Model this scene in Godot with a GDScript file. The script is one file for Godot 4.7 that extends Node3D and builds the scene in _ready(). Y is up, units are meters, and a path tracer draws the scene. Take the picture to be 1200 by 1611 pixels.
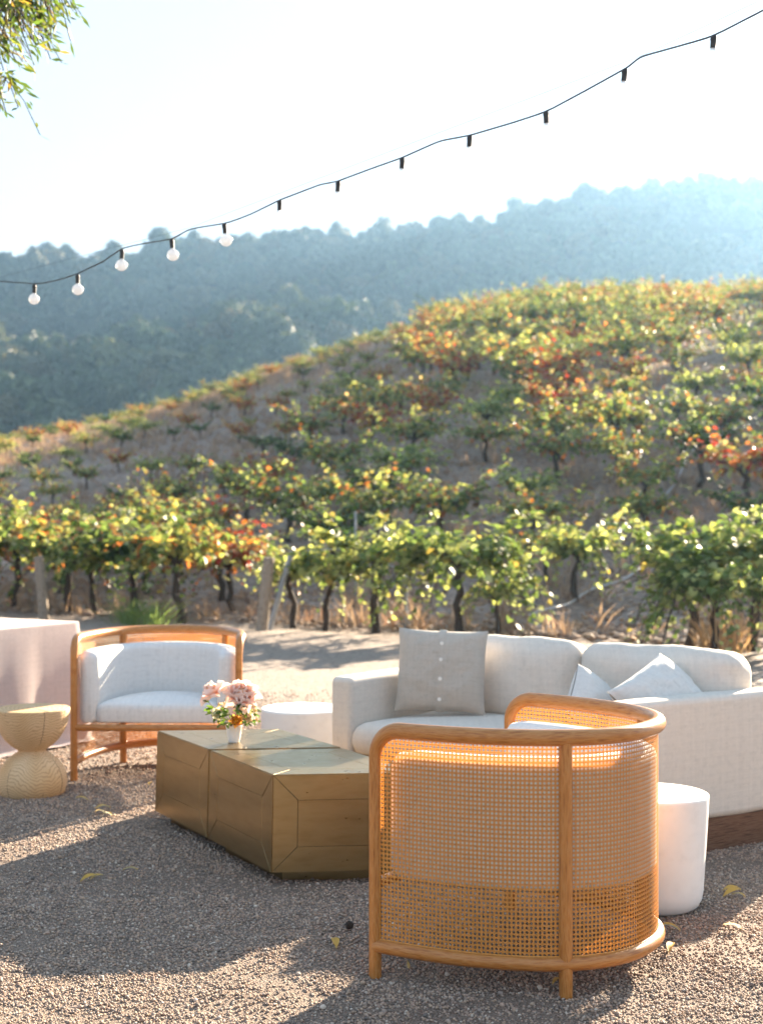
extends Node3D

# Positions are written as (X to the right, D metres in front of the viewer, H height); w() turns them into Godot's axes.
const EYE := 1.39
const FOCAL := 2200.0
var rng := RandomNumberGenerator.new()
var used := {}
var M := {}
var bumps := FastNoiseLite.new()
var roll := FastNoiseLite.new()


func _ready() -> void:
	rng.seed = 7
	bumps.seed = 3
	bumps.frequency = 1.0
	bumps.fractal_octaves = 3
	roll.seed = 11
	roll.frequency = 0.03
	roll.fractal_octaves = 3
	# ---- camera
	var cam := Camera3D.new()
	cam.name = "camera"
	add_child(cam)
	cam.position = Vector3(0, EYE, 0)
	cam.rotation.x = atan(12.5 / FOCAL)
	cam.near = 0.05
	cam.far = 4000.0
	var lens := CameraAttributesPhysical.new()
	lens.frustum_focal_length = 32.77
	lens.frustum_focus_distance = 4.35
	lens.frustum_near = 0.05
	lens.frustum_far = 4000.0
	lens.exposure_aperture = 2.3
	cam.attributes = lens
	cam.fov = rad_to_deg(2.0 * atan(805.5 / FOCAL))
	cam.current = true
	# ---- sky, haze, exposure
	var sky_look := ProceduralSkyMaterial.new()
	sky_look.sky_top_color = lin(0.092, 0.124, 0.165)
	sky_look.sky_horizon_color = lin(0.136, 0.145, 0.155)
	sky_look.sky_curve = 0.22
	sky_look.ground_bottom_color = lin(0.09, 0.08, 0.07)
	sky_look.ground_horizon_color = lin(0.22, 0.22, 0.22)
	sky_look.sun_angle_max = 40.0
	sky_look.sun_curve = 0.12
	var sky := Sky.new()
	sky.sky_material = sky_look
	var env := Environment.new()
	env.background_mode = Environment.BG_SKY
	env.sky = sky
	env.tonemap_mode = Environment.TONE_MAPPER_LINEAR
	env.tonemap_exposure = 7.3
	env.fog_enabled = false
	env.volumetric_fog_enabled = true
	env.volumetric_fog_density = 0.00027
	env.volumetric_fog_albedo = lin(0.37, 0.65, 1.0)
	env.volumetric_fog_anisotropy = 0.58
	env.sdfgi_enabled = true
	env.ssao_enabled = true
	env.ssil_enabled = true
	var around := WorldEnvironment.new()
	around.name = "environment"
	around.environment = env
	add_child(around)
	# ---- sun: 31.5 degrees to the right of the view and 18 degrees up
	var sun := DirectionalLight3D.new()
	sun.name = "sun"
	sun.light_energy = 1.6
	sun.light_color = Color(1.0, 0.92, 0.81)
	sun.light_angular_distance = 0.5
	sun.shadow_enabled = true
	add_child(sun)
	var az := deg_to_rad(31.5)
	var el := deg_to_rad(18.0)
	sun.look_at_from_position(Vector3.ZERO, -Vector3(sin(az) * cos(el), sin(el), -cos(az) * cos(el)))
	# ---- everything else
	make_materials()
	make_ground()
	make_gravel()
	make_woods()
	make_vineyard()
	make_overhanging_tree()
	make_sofa()
	make_cane_chairs()
	make_brass_tables()
	make_drum_tables()
	make_wood_stool()
	make_linen_table()
	make_bouquet()
	make_string_lights()
	make_litter()


# ------------------------------------------------------------------ helpers
func w(x: float, d: float, h: float) -> Vector3:
	return Vector3(x, h, -d)


func at(px: float, py: float, d: float) -> Vector3:
	return w((px - 600.0) / FOCAL * d, d, EYE + (818.0 - py) / FOCAL * d)


func lin(r: float, g: float, b: float, a := 1.0) -> Color:
	return Color(r, g, b, a).linear_to_srgb()


func numbered(called: String) -> String:
	var n: int = used.get(called, 0)
	used[called] = n + 1
	return called if n == 0 else "%s_%03d" % [called, n]


func tag(o: Node, label: String, category: String, group := "") -> void:
	o.set_meta("label", label)
	o.set_meta("category", category)
	if group:
		o.set_meta("group", group)


func thing(called: String, label: String, category: String, pos := Vector3.ZERO, turn := 0.0, group := "") -> Node3D:
	var o := Node3D.new()
	o.name = numbered(called)
	add_child(o)
	o.position = pos
	o.rotation.y = turn
	tag(o, label, category, group)
	return o


func part(called: String, mesh: Mesh, mat: Material, parent: Node3D, xf := Transform3D.IDENTITY) -> MeshInstance3D:
	var o := MeshInstance3D.new()
	o.name = called
	o.mesh = mesh
	o.material_override = mat
	parent.add_child(o, true)
	o.transform = xf
	return o


func single(called: String, mesh: Mesh, mat: Material, label: String, category: String, xf := Transform3D.IDENTITY, group := "") -> MeshInstance3D:
	var o := part(numbered(called), mesh, mat, self, xf)
	tag(o, label, category, group)
	return o


func structure(called: String, mesh: Mesh, mat: Material) -> MeshInstance3D:
	var o := part(called, mesh, mat, self)
	o.set_meta("kind", "structure")
	return o


class MB:
	var v := PackedVector3Array()
	var uv := PackedVector2Array()
	var c := PackedColorArray()
	var ix := PackedInt32Array()

	func vert(p: Vector3, u := Vector2.ZERO, col := Color.WHITE) -> int:
		v.append(p)
		uv.append(u)
		c.append(col)
		return v.size() - 1

	func tri(a: int, b: int, d: int) -> void:
		ix.append(a)
		ix.append(b)
		ix.append(d)

	func quad(a: int, b: int, d: int, e: int) -> void:
		tri(a, b, d)
		tri(a, d, e)

	func done(weld := false, colored := false) -> ArrayMesh:
		var n := PackedVector3Array()
		n.resize(v.size())
		for k in range(0, ix.size(), 3):
			var f := (v[ix[k + 2]] - v[ix[k]]).cross(v[ix[k + 1]] - v[ix[k]])
			n[ix[k]] += f
			n[ix[k + 1]] += f
			n[ix[k + 2]] += f
		if weld:
			var sum := {}
			for k in v.size():
				var key := Vector3i((v[k] * 20000.0).round())
				sum[key] = sum.get(key, Vector3.ZERO) + n[k]
			for k in v.size():
				n[k] = sum[Vector3i((v[k] * 20000.0).round())]
		for k in n.size():
			n[k] = n[k].normalized() if n[k].length_squared() > 1e-24 else Vector3.UP
		var arr := []
		arr.resize(Mesh.ARRAY_MAX)
		arr[Mesh.ARRAY_VERTEX] = v
		arr[Mesh.ARRAY_NORMAL] = n
		arr[Mesh.ARRAY_TEX_UV] = uv
		if colored:
			arr[Mesh.ARRAY_COLOR] = c
		arr[Mesh.ARRAY_INDEX] = ix
		var m := ArrayMesh.new()
		m.add_surface_from_arrays(Mesh.PRIMITIVE_TRIANGLES, arr)
		return m


func tube(mb: MB, pts: PackedVector3Array, radii, seg := 12, cap := true, col := Color.WHITE, flat := 1.0) -> void:
	var side := Vector3.ZERO
	var rows := []
	var run := 0.0
	for k in pts.size():
		var dir := (pts[mini(k + 1, pts.size() - 1)] - pts[maxi(k - 1, 0)]).normalized()
		if side == Vector3.ZERO:
			side = dir.cross(Vector3.UP if absf(dir.y) < 0.9 else Vector3.RIGHT).normalized()
		side = (side - dir * side.dot(dir)).normalized()
		var up := side.cross(dir)
		if k > 0:
			run += pts[k].distance_to(pts[k - 1])
		var r: float = radii[k] if radii is Array or radii is PackedFloat32Array else radii
		var row := PackedInt32Array()
		for s in seg + 1:
			var a := TAU * s / seg
			row.append(mb.vert(pts[k] + (side * cos(a) + up * sin(a) * flat) * r, Vector2(float(s) / seg * TAU * r, run), col))
		rows.append(row)
	for k in rows.size() - 1:
		for s in seg:
			mb.quad(rows[k][s], rows[k + 1][s], rows[k + 1][s + 1], rows[k][s + 1])
	if cap:
		for e in 2:
			var k: int = 0 if e == 0 else rows.size() - 1
			var mid := mb.vert(pts[k], Vector2.ZERO, col)
			var ring := PackedInt32Array()
			for s in seg + 1:
				ring.append(mb.vert(mb.v[rows[k][s]], mb.uv[rows[k][s]], col))
			for s in seg:
				if e == 0:
					mb.tri(mid, ring[s], ring[s + 1])
				else:
					mb.tri(mid, ring[s + 1], ring[s])


func lathe(mb: MB, profile: Array, seg := 40, col := Color.WHITE, xf := Transform3D.IDENTITY) -> void:
	var rows := []
	var run := 0.0
	for k in profile.size():
		if k > 0:
			run += profile[k].distance_to(profile[k - 1])
		var row := PackedInt32Array()
		for s in seg + 1:
			var a := TAU * s / seg
			row.append(mb.vert(xf * Vector3(cos(a) * profile[k].x, profile[k].y, sin(a) * profile[k].x), Vector2(float(s) / seg, run), col))
		rows.append(row)
	for k in rows.size() - 1:
		for s in seg:
			mb.quad(rows[k][s], rows[k][s + 1], rows[k + 1][s + 1], rows[k + 1][s])


func loft(mb: MB, rings: Array, closed := true, cap0 := true, cap1 := true) -> void:
	var rows := []
	var run := 0.0
	for k in rings.size():
		var ring: PackedVector3Array = rings[k]
		if k > 0:
			run += ring[0].distance_to(rings[k - 1][0])
		var row := PackedInt32Array()
		var u := 0.0
		for s in ring.size() + (1 if closed else 0):
			if s > 0:
				u += ring[s % ring.size()].distance_to(ring[s - 1])
			row.append(mb.vert(ring[s % ring.size()], Vector2(u, run)))
		rows.append(row)
	for k in rows.size() - 1:
		for s in rows[k].size() - 1:
			mb.quad(rows[k][s], rows[k][s + 1], rows[k + 1][s + 1], rows[k + 1][s])
	for e in 2:
		if (e == 0 and cap0) or (e == 1 and cap1):
			var ring: PackedVector3Array = rings[0 if e == 0 else rings.size() - 1]
			var mid := Vector3.ZERO
			for p in ring:
				mid += p
			mid /= ring.size()
			var m := mb.vert(mid)
			var ids := PackedInt32Array()
			for p in ring:
				ids.append(mb.vert(p))
			for s in ring.size():
				if e == 0:
					mb.tri(m, ids[(s + 1) % ring.size()], ids[s])
				else:
					mb.tri(m, ids[s], ids[(s + 1) % ring.size()])


func steps(h: float, r: float, inner: int) -> PackedFloat32Array:
	var out := PackedFloat32Array([-h, -h + r * 0.35, -h + r * 0.7, -h + r])
	for k in range(1, inner):
		out.append(lerpf(-h + r, h - r, float(k) / inner))
	out.append_array(PackedFloat32Array([h - r, h - r * 0.7, h - r * 0.35, h]))
	return out


# A box of size 2*half with rounded edges, its faces puffed by bulge and made uneven by noise.
func soft_box(mb: MB, half: Vector3, r: float, xf: Transform3D, bulge := Vector3.ZERO, inner := 8, uneven := 0.0, fseed := 0.0) -> void:
	var core := half - Vector3.ONE * r
	for axis in 3:
		for sgn in [-1.0, 1.0]:
			var ua := (axis + 1) % 3
			var va := (axis + 2) % 3
			var us := steps(half[ua], r, inner)
			var vs := steps(half[va], r, inner)
			var grid := []
			for a in us:
				var row := PackedInt32Array()
				for b in vs:
					var p := Vector3.ZERO
					p[axis] = half[axis] * sgn
					p[ua] = a
					p[va] = b
					var q := p.clamp(-core, core)
					var d := (p - q).normalized()
					p = q + d * r
					if bulge != Vector3.ZERO:
						var f := Vector3(1.0 - pow(absf(p.x / half.x), 2.0), 1.0 - pow(absf(p.y / half.y), 2.0), 1.0 - pow(absf(p.z / half.z), 2.0)).clamp(Vector3.ZERO, Vector3.ONE)
						p += d * Vector3(bulge.x * sqrt(f.y * f.z), bulge.y * sqrt(f.x * f.z), bulge.z * sqrt(f.x * f.y))
					if uneven > 0.0:
						p += d * uneven * bumps.get_noise_3d(p.x * 3.0 + fseed, p.y * 3.0, p.z * 3.0)
					row.append(mb.vert(xf * p, Vector2(p[ua], p[va])))
				grid.append(row)
			for i in us.size() - 1:
				for j in vs.size() - 1:
					if sgn > 0.0:
						mb.quad(grid[i][j], grid[i][j + 1], grid[i + 1][j + 1], grid[i + 1][j])
					else:
						mb.quad(grid[i][j], grid[i + 1][j], grid[i + 1][j + 1], grid[i][j + 1])


func box(size: Vector3, r: float, bulge := Vector3.ZERO, inner := 2, uneven := 0.0) -> ArrayMesh:
	var mb := MB.new()
	soft_box(mb, size / 2.0, r, Transform3D.IDENTITY, bulge, inner, uneven)
	return mb.done(true)


# A thin upright slab with crisp, slightly chamfered edges given by four corners of its face and its outward normal.
func slab(mb: MB, corners: Array, normal: Vector3, thick: float, edge: float) -> void:
	var mid := Vector3.ZERO
	for p in corners:
		mid += p
	mid /= corners.size()
	var n := corners.size()
	var base := []
	for k in n:
		base.append(mb.vert(corners[k]))
	var low := []
	for k in n:
		low.append(mb.vert(corners[k] + normal * (thick - edge)))
	for k in n:
		var a := mb.vert(corners[k])
		var b := mb.vert(corners[(k + 1) % n])
		var c := mb.vert(corners[(k + 1) % n] + normal * (thick - edge))
		var d := mb.vert(corners[k] + normal * (thick - edge))
		mb.quad(a, b, c, d)
	var top := []
	for k in n:
		var p: Vector3 = corners[k]
		top.append(p + (mid - p).normalized() * edge * 1.4 + normal * thick)
	for k in n:
		mb.quad(mb.vert(corners[k] + normal * (thick - edge)), mb.vert(corners[(k + 1) % n] + normal * (thick - edge)), mb.vert(top[(k + 1) % n]), mb.vert(top[k]))
	var m := mb.vert(mid + normal * thick, Vector2.ZERO)
	var ids := []
	for k in n:
		ids.append(mb.vert(top[k]))
	for k in n:
		mb.tri(m, ids[k], ids[(k + 1) % n])


func noise_tex(freq: float, colors: Array, seed_no: int, size := 512, octaves := 4, kind := FastNoiseLite.TYPE_SIMPLEX_SMOOTH, spots := []) -> NoiseTexture2D:
	var n := FastNoiseLite.new()
	n.noise_type = kind
	n.frequency = freq
	n.seed = seed_no
	n.fractal_octaves = octaves
	var g := Gradient.new()
	g.offsets = PackedFloat32Array(range(colors.size()).map(func(k): return spots[k] if spots else float(k) / (colors.size() - 1)))
	g.colors = PackedColorArray(colors)
	var t := NoiseTexture2D.new()
	t.noise = n
	t.seamless = true
	t.width = size
	t.height = size
	t.color_ramp = g
	return t


func grey(x: float) -> Color:
	return Color(x, x, x)


func mat(col: Color, rough := 0.8) -> StandardMaterial3D:
	var m := StandardMaterial3D.new()
	m.albedo_color = col
	m.roughness = rough
	return m


func weave_tex(size: int, thread: int, depth: float, light := 0.0) -> ImageTexture:
	var im := Image.create(size, size, false, Image.FORMAT_RGB8)
	var r := RandomNumberGenerator.new()
	r.seed = 5
	var across := []
	var down := []
	for k in size / thread:
		across.append(r.randf_range(-0.5, 0.5))
		down.append(r.randf_range(-0.5, 0.5))
	for y in size:
		for x in size:
			var i := x / thread
			var j := y / thread
			var over := (i + j) % 2 == 0
			var fx := absf(float(x % thread) / (thread - 1) - 0.5) * 2.0
			var fy := absf(float(y % thread) / (thread - 1) - 0.5) * 2.0
			var h := 1.0 - (fx if over else fy) * depth - (0.0 if over else depth * 0.35)
			h += (down[i] if over else across[j]) * depth * 0.5
			im.set_pixel(x, y, grey(lerpf(light, 1.0, clampf(h, 0.0, 1.0))))
	return ImageTexture.create_from_image(im)


func cloth(col: Color, scale: float, bump := 0.05, slub := true) -> StandardMaterial3D:
	var m := mat(col, 0.95)
	m.metallic_specular = 0.25
	m.albedo_texture = M.weave
	m.uv1_triplanar = true
	m.uv1_scale = Vector3.ONE * scale
	m.heightmap_enabled = true
	m.heightmap_texture = M.weave_relief
	m.heightmap_scale = bump
	m.rim_enabled = true
	m.rim = 0.35
	m.rim_tint = 0.6
	if slub:
		m.detail_enabled = true
		m.detail_albedo = M.slub
		m.detail_blend_mode = BaseMaterial3D.BLEND_MODE_MUL
		m.detail_uv_layer = BaseMaterial3D.DETAIL_UV_2
		m.uv2_triplanar = true
		m.uv2_scale = Vector3(3, 3, 3)
	return m


func wood(base: Color, dark: Color, seed_no: int, stretch: Vector3, rough := 0.45) -> StandardMaterial3D:
	var m := mat(Color.WHITE, rough)
	m.albedo_texture = noise_tex(0.018, [dark, base, base.lerp(Color.WHITE, 0.08), base, dark.lerp(base, 0.4)], seed_no, 512, 5, FastNoiseLite.TYPE_SIMPLEX_SMOOTH, [0.12, 0.38, 0.5, 0.66, 0.9])
	m.uv1_scale = stretch
	m.heightmap_enabled = true
	m.heightmap_texture = m.albedo_texture
	m.heightmap_scale = 0.02
	m.metallic_specular = 0.4
	return m


func make_materials() -> void:
	M.weave = weave_tex(256, 8, 0.5, 0.72)
	M.weave_relief = weave_tex(256, 8, 0.5)
	M.slub = noise_tex(0.02, [grey(0.92), grey(0.98), grey(1.0), grey(0.96)], 41, 512, 4)
	M.sofa = cloth(lin(0.85, 0.765, 0.665), 14.0, 0.09)
	M.chair_cloth = cloth(lin(0.90, 0.88, 0.85), 18.0, 0.04)
	M.white_pillow = cloth(lin(0.83, 0.79, 0.73), 18.0, 0.04)
	M.grey_pillow = cloth(lin(0.60, 0.53, 0.45), 14.0, 0.06)
	M.linen = cloth(lin(0.64, 0.545, 0.52), 14.0, 0.06)
	M.ash = wood(lin(0.42, 0.165, 0.036), lin(0.27, 0.092, 0.018), 4, Vector3(9, 1.1, 1), 0.34)
	M.ash.clearcoat_enabled = true
	M.ash.clearcoat = 0.25
	M.ash.clearcoat_roughness = 0.25
	M.walnut = wood(lin(0.15, 0.068, 0.034), lin(0.055, 0.022, 0.012), 8, Vector3(0.7, 13, 1), 0.5)
	M.cane = mat(lin(0.70, 0.31, 0.062), 0.45)
	M.cane.albedo_texture = noise_tex(0.05, [grey(0.7), grey(0.92), grey(1.0), grey(0.88)], 15, 512, 3)
	M.cane.uv1_scale = Vector3(4, 4, 1)
	M.cane.backlight_enabled = true
	M.cane.backlight = lin(0.45, 0.38, 0.26)
	M.brass = mat(lin(0.35, 0.25, 0.12), 0.34)
	M.brass.metallic = 1.0
	M.brass.albedo_texture = noise_tex(0.012, [lin(0.80, 0.77, 0.72), lin(0.93, 0.91, 0.88), lin(1, 1, 1), lin(0.9, 0.87, 0.82)], 21, 512, 5)
	M.brass.roughness_texture = noise_tex(0.02, [grey(0.75), grey(1.0), grey(0.85)], 22, 512, 5)
	M.brass.uv1_triplanar = true
	M.brass.uv1_scale = Vector3(0.9, 3.2, 0.9)
	M.brass.heightmap_enabled = true
	M.brass.heightmap_texture = noise_tex(0.006, [grey(0), grey(1)], 25, 512, 2)
	M.brass.heightmap_scale = 0.012
	M.brass_core = mat(lin(0.05, 0.036, 0.018), 0.6)
	M.brass_core.metallic = 0.6
	M.drum = mat(lin(0.80, 0.775, 0.74), 0.55)
	M.drum.roughness_texture = M.slub
	M.drum.albedo_texture = noise_tex(0.01, [grey(0.93), grey(0.985), grey(1.0), grey(0.97)], 61, 512, 6)
	M.drum.uv1_triplanar = true
	M.drum.uv1_scale = Vector3.ONE * 2.3
	M.button = mat(lin(0.75, 0.70, 0.62), 0.3)
	M.ceramic = mat(lin(0.78, 0.77, 0.75), 0.6)
	M.black = mat(lin(0.02, 0.018, 0.017), 0.55)
	M.wire = mat(lin(0.03, 0.035, 0.04), 0.6)
	M.steel = mat(lin(0.30, 0.33, 0.36), 0.45)
	M.steel.metallic = 0.6
	M.post = wood(lin(0.30, 0.24, 0.18), lin(0.13, 0.10, 0.075), 9, Vector3(4, 0.7, 1), 0.9)
	M.pipe = mat(lin(0.45, 0.44, 0.43), 0.3)
	M.white_pipe = mat(lin(0.75, 0.75, 0.75), 0.4)
	M.bark = mat(lin(0.075, 0.052, 0.038), 0.95)
	M.bark.albedo_texture = noise_tex(0.03, [grey(0.4), grey(1.0), grey(0.7)], 30, 256, 4)
	M.bark.uv1_scale = Vector3(5, 2, 1)
	M.bark.heightmap_enabled = true
	M.bark.heightmap_texture = M.bark.albedo_texture
	M.bark.heightmap_scale = 1.0
	M.leaf = mat(Color.WHITE, 0.5)
	M.leaf.vertex_color_use_as_albedo = true
	M.leaf.backlight_enabled = true
	M.leaf.backlight = lin(1.0, 1.0, 0.7)
	M.leaf.metallic_specular = 0.33
	M.petal = mat(Color.WHITE, 0.7)
	M.petal.vertex_color_use_as_albedo = true
	M.petal.backlight_enabled = true
	M.petal.backlight = lin(0.8, 0.75, 0.7)
	M.far_leaf = mat(Color.WHITE, 0.7)
	M.far_leaf.vertex_color_use_as_albedo = true
	M.far_leaf.backlight_enabled = true
	M.far_leaf.backlight = lin(0.5, 0.5, 0.4)
	M.stone = mat(Color.WHITE, 0.85)
	M.stone.vertex_color_use_as_albedo = true
	M.straw = mat(Color.WHITE, 0.8)
	M.straw.vertex_color_use_as_albedo = true
	M.straw.backlight_enabled = true
	M.straw.backlight = lin(0.7, 0.65, 0.55)
	var grit := noise_tex(0.09, [grey(0.35), grey(0.62), grey(0.85), grey(1.0), grey(0.6)], 51, 1024, 4)
	M.gravel = mat(lin(0.28, 0.205, 0.155), 0.95)
	M.gravel.albedo_texture = grit
	M.gravel.uv1_triplanar = true
	M.gravel.uv1_world_triplanar = true
	M.gravel.uv1_scale = Vector3.ONE * 1.2
	M.gravel.heightmap_enabled = true
	M.gravel.heightmap_texture = grit
	M.gravel.heightmap_scale = 1.2
	M.path = mat(lin(0.275, 0.215, 0.17), 0.95)
	M.path.albedo_texture = noise_tex(0.03, [grey(0.6), grey(0.85), grey(1.0), grey(0.8)], 52, 1024, 6)
	M.path.uv1_triplanar = true
	M.path.uv1_world_triplanar = true
	M.path.uv1_scale = Vector3.ONE * 0.35
	M.path.heightmap_enabled = true
	M.path.heightmap_texture = grit
	M.path.heightmap_scale = 2.0
	M.soil = mat(Color.WHITE, 0.97)
	M.soil.vertex_color_use_as_albedo = true
	M.soil.albedo_texture = noise_tex(0.02, [grey(0.55), grey(0.8), grey(1.0), grey(0.72)], 53, 1024, 6)
	M.soil.uv1_triplanar = true
	M.soil.uv1_world_triplanar = true
	M.soil.uv1_scale = Vector3.ONE * 0.21
	M.soil.heightmap_enabled = true
	M.soil.heightmap_texture = M.soil.albedo_texture
	M.soil.heightmap_scale = 10.0


# ------------------------------------------------------------------ terrain
func edge_of_vines(x: float) -> float:
	return 18.2 - 0.62 * clampf(x, -9.0, 7.0)


func patio_height(x: float, d: float) -> float:
	return 0.007 * bumps.get_noise_2d(x * 0.9, d * 0.9) + 0.006 * bumps.get_noise_2d(x * 2.7 + 40.0, d * 2.7)


func vine_hill(x: float, d: float) -> float:
	var u := maxf(0.0, d - edge_of_vines(x))
	u -= 7.0 * (1.0 - exp(-u / 7.0))
	var s := tanh((x + 10.3) / 11.385)
	var a := 0.2445 + 0.0853 * s
	var b := 0.001672 + 0.000063 * s
	var top := a / (2.0 * b)
	var h := a * u - b * u * u
	if u > top:
		h = a * top / 2.0 - b * 1.6 * (u - top) * (u - top)
	return h


func table(xs: Array, ys: Array, x: float) -> float:
	if x <= xs[0]:
		return ys[0]
	for k in range(1, xs.size()):
		if x <= xs[k]:
			return lerpf(ys[k - 1], ys[k], smoothstep(0.0, 1.0, (x - xs[k - 1]) / (xs[k] - xs[k - 1])))
	return ys[-1]


func wood_hill(x: float, d: float) -> float:
	# the nearer wooded spur, its back about 300 m away
	var top := table([-160.0, -82.0, -68.0, -48.0, -27.0, -16.0, 0.0, 30.0, 120.0], [24.0, 30.5, 32.5, 34.0, 39.5, 41.0, 38.0, 30.0, 16.0], x)
	return top * smoothstep(150.0, 292.0, d) - 6.0 * smoothstep(300.0, 350.0, d) + 3.0 * roll.get_noise_2d(x, d)


func far_ridge(x: float, d: float) -> float:
	var top := table([-300.0, -131.0, -88.0, -44.0, -9.0, 22.0, 44.0, 59.0, 67.0, 88.0, 107.0, 131.0, 180.0, 260.0, 420.0], [80.0, 85.5, 87.5, 94.0, 95.5, 98.0, 101.0, 102.0, 108.0, 110.0, 114.0, 111.0, 101.0, 84.0, 60.0], x)
	return top * smoothstep(285.0, 485.0, d) + 4.0 * roll.get_noise_2d(x * 0.8 + 300.0, d * 0.8)


func land(x: float, d: float) -> float:
	var h := vine_hill(x, d)
	if d > 110.0:
		h = maxf(h, -6.0)
		var back := maxf(wood_hill(x, d), far_ridge(x, d)) - 3.0
		h = maxf(h, back) if d > 150.0 else h
	return h


func make_ground() -> void:
	var mb := MB.new()
	var ds := []
	var d := -8.0
	while d < 900.0:
		ds.append(d)
		d += 0.7 if d < 30.0 else 1.6 if d < 130.0 else 6.0 if d < 520.0 else 60.0
	var n := 90
	for j in ds.size():
		for i in n + 1:
			var x: float = (float(i) / n * 2.0 - 1.0) * (14.0 + 1.0 * maxf(0.0, ds[j]))
			var y := land(x, ds[j])
			var u: float = ds[j] - edge_of_vines(x)
			if u < 0.0:
				y -= 0.05
			elif ds[j] < 140.0:
				y += 0.06 * bumps.get_noise_2d(x * 0.7, ds[j] * 0.7)
			var dry := clampf(0.5 + 0.9 * roll.get_noise_2d(x * 2.5, ds[j] * 2.5), 0.0, 1.0)
			var col := Color(0.27, 0.20, 0.16).lerp(Color(0.35, 0.265, 0.205), dry)
			if ds[j] > 130.0:
				col = Color(0.06, 0.055, 0.03)
			mb.vert(w(x, ds[j], y), Vector2(x, ds[j]), col)
	for j in ds.size() - 1:
		for i in n:
			var a := j * (n + 1) + i
			mb.quad(a, a + n + 1, a + n + 2, a + 1)
	structure("ground", mb.done(false, true), M.soil)
	# the gravel terrace
	mb = MB.new()
	var nx := 150
	var nd := 130
	for j in nd + 1:
		for i in nx + 1:
			var x := lerpf(-7.5, 7.5, float(i) / nx)
			var dd := lerpf(-3.0, 9.6 + 0.5 * bumps.get_noise_1d(x * 0.8) + 0.1 * x, float(j) / nd)
			mb.vert(w(x, dd, patio_height(x, dd)), Vector2(x, dd))
	for j in nd:
		for i in nx:
			var a := j * (nx + 1) + i
			mb.quad(a, a + nx + 1, a + nx + 2, a + 1)
	structure("gravel_terrace", mb.done(), M.gravel)
	# the trodden earth road between terrace and vines
	mb = MB.new()
	nd = 70
	for j in nd + 1:
		for i in nx + 1:
			var x := lerpf(-16.0, 12.0, float(i) / nx)
			var dd := lerpf(7.5, edge_of_vines(x) - 0.5 + 0.5 * bumps.get_noise_1d(x * 0.7 + 9.0), float(j) / nd)
			mb.vert(w(x, dd, -0.014 + 0.012 * bumps.get_noise_2d(x * 0.5, dd * 0.5) - 0.035 * smoothstep(0.9, 1.0, float(j) / nd)), Vector2(x, dd))
	for j in nd:
		for i in nx:
			var a := j * (nx + 1) + i
			mb.quad(a, a + nx + 1, a + nx + 2, a + 1)
	structure("dirt_road", mb.done(), M.path)


func pebble(seed_no: int) -> ArrayMesh:
	var mb := MB.new()
	var n := FastNoiseLite.new()
	n.seed = seed_no
	n.frequency = 0.9
	var rows := []
	for k in 5:
		var row := []
		var la := -PI / 2 + PI * k / 4.0
		for s in 7:
			var lo := TAU * (s % 6) / 6.0 + 0.4 * k
			var p := Vector3(cos(la) * cos(lo), sin(la), cos(la) * sin(lo))
			p *= 1.0 + 0.45 * n.get_noise_3dv(p * 1.3)
			row.append(mb.vert(p * Vector3(0.5, 0.33, 0.4)))
		rows.append(row)
	for k in 4:
		for s in 6:
			mb.quad(rows[k][s], rows[k][s + 1], rows[k + 1][s + 1], rows[k + 1][s])
	return mb.done(true)


func scatter(called: String, mesh: Mesh, material: Material, xfs: Array, cols: Array) -> MultiMeshInstance3D:
	var mm := MultiMesh.new()
	mm.transform_format = MultiMesh.TRANSFORM_3D
	mm.use_colors = not cols.is_empty()
	mm.mesh = mesh
	mm.instance_count = xfs.size()
	for k in xfs.size():
		mm.set_instance_transform(k, xfs[k])
		if cols:
			mm.set_instance_color(k, cols[k])
	var o := MultiMeshInstance3D.new()
	o.name = numbered(called)
	o.multimesh = mm
	o.material_override = material
	add_child(o, true)
	o.set_meta("kind", "stuff")
	return o


func stone_color() -> Color:
	var k := rng.randf()
	var c := Color(0.40, 0.305, 0.24)
	if k < 0.3:
		c = Color(0.48, 0.335, 0.23)
	elif k < 0.45:
		c = Color(0.25, 0.20, 0.17)
	elif k < 0.6:
		c = Color(0.46, 0.31, 0.23)
	elif k < 0.68:
		c = Color(0.64, 0.54, 0.44)
	elif k < 0.74:
		c = Color(0.11, 0.10, 0.095)
	return c.lerp(Color(0.40, 0.30, 0.235), 0.25) * rng.randf_range(0.68, 1.02)


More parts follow.
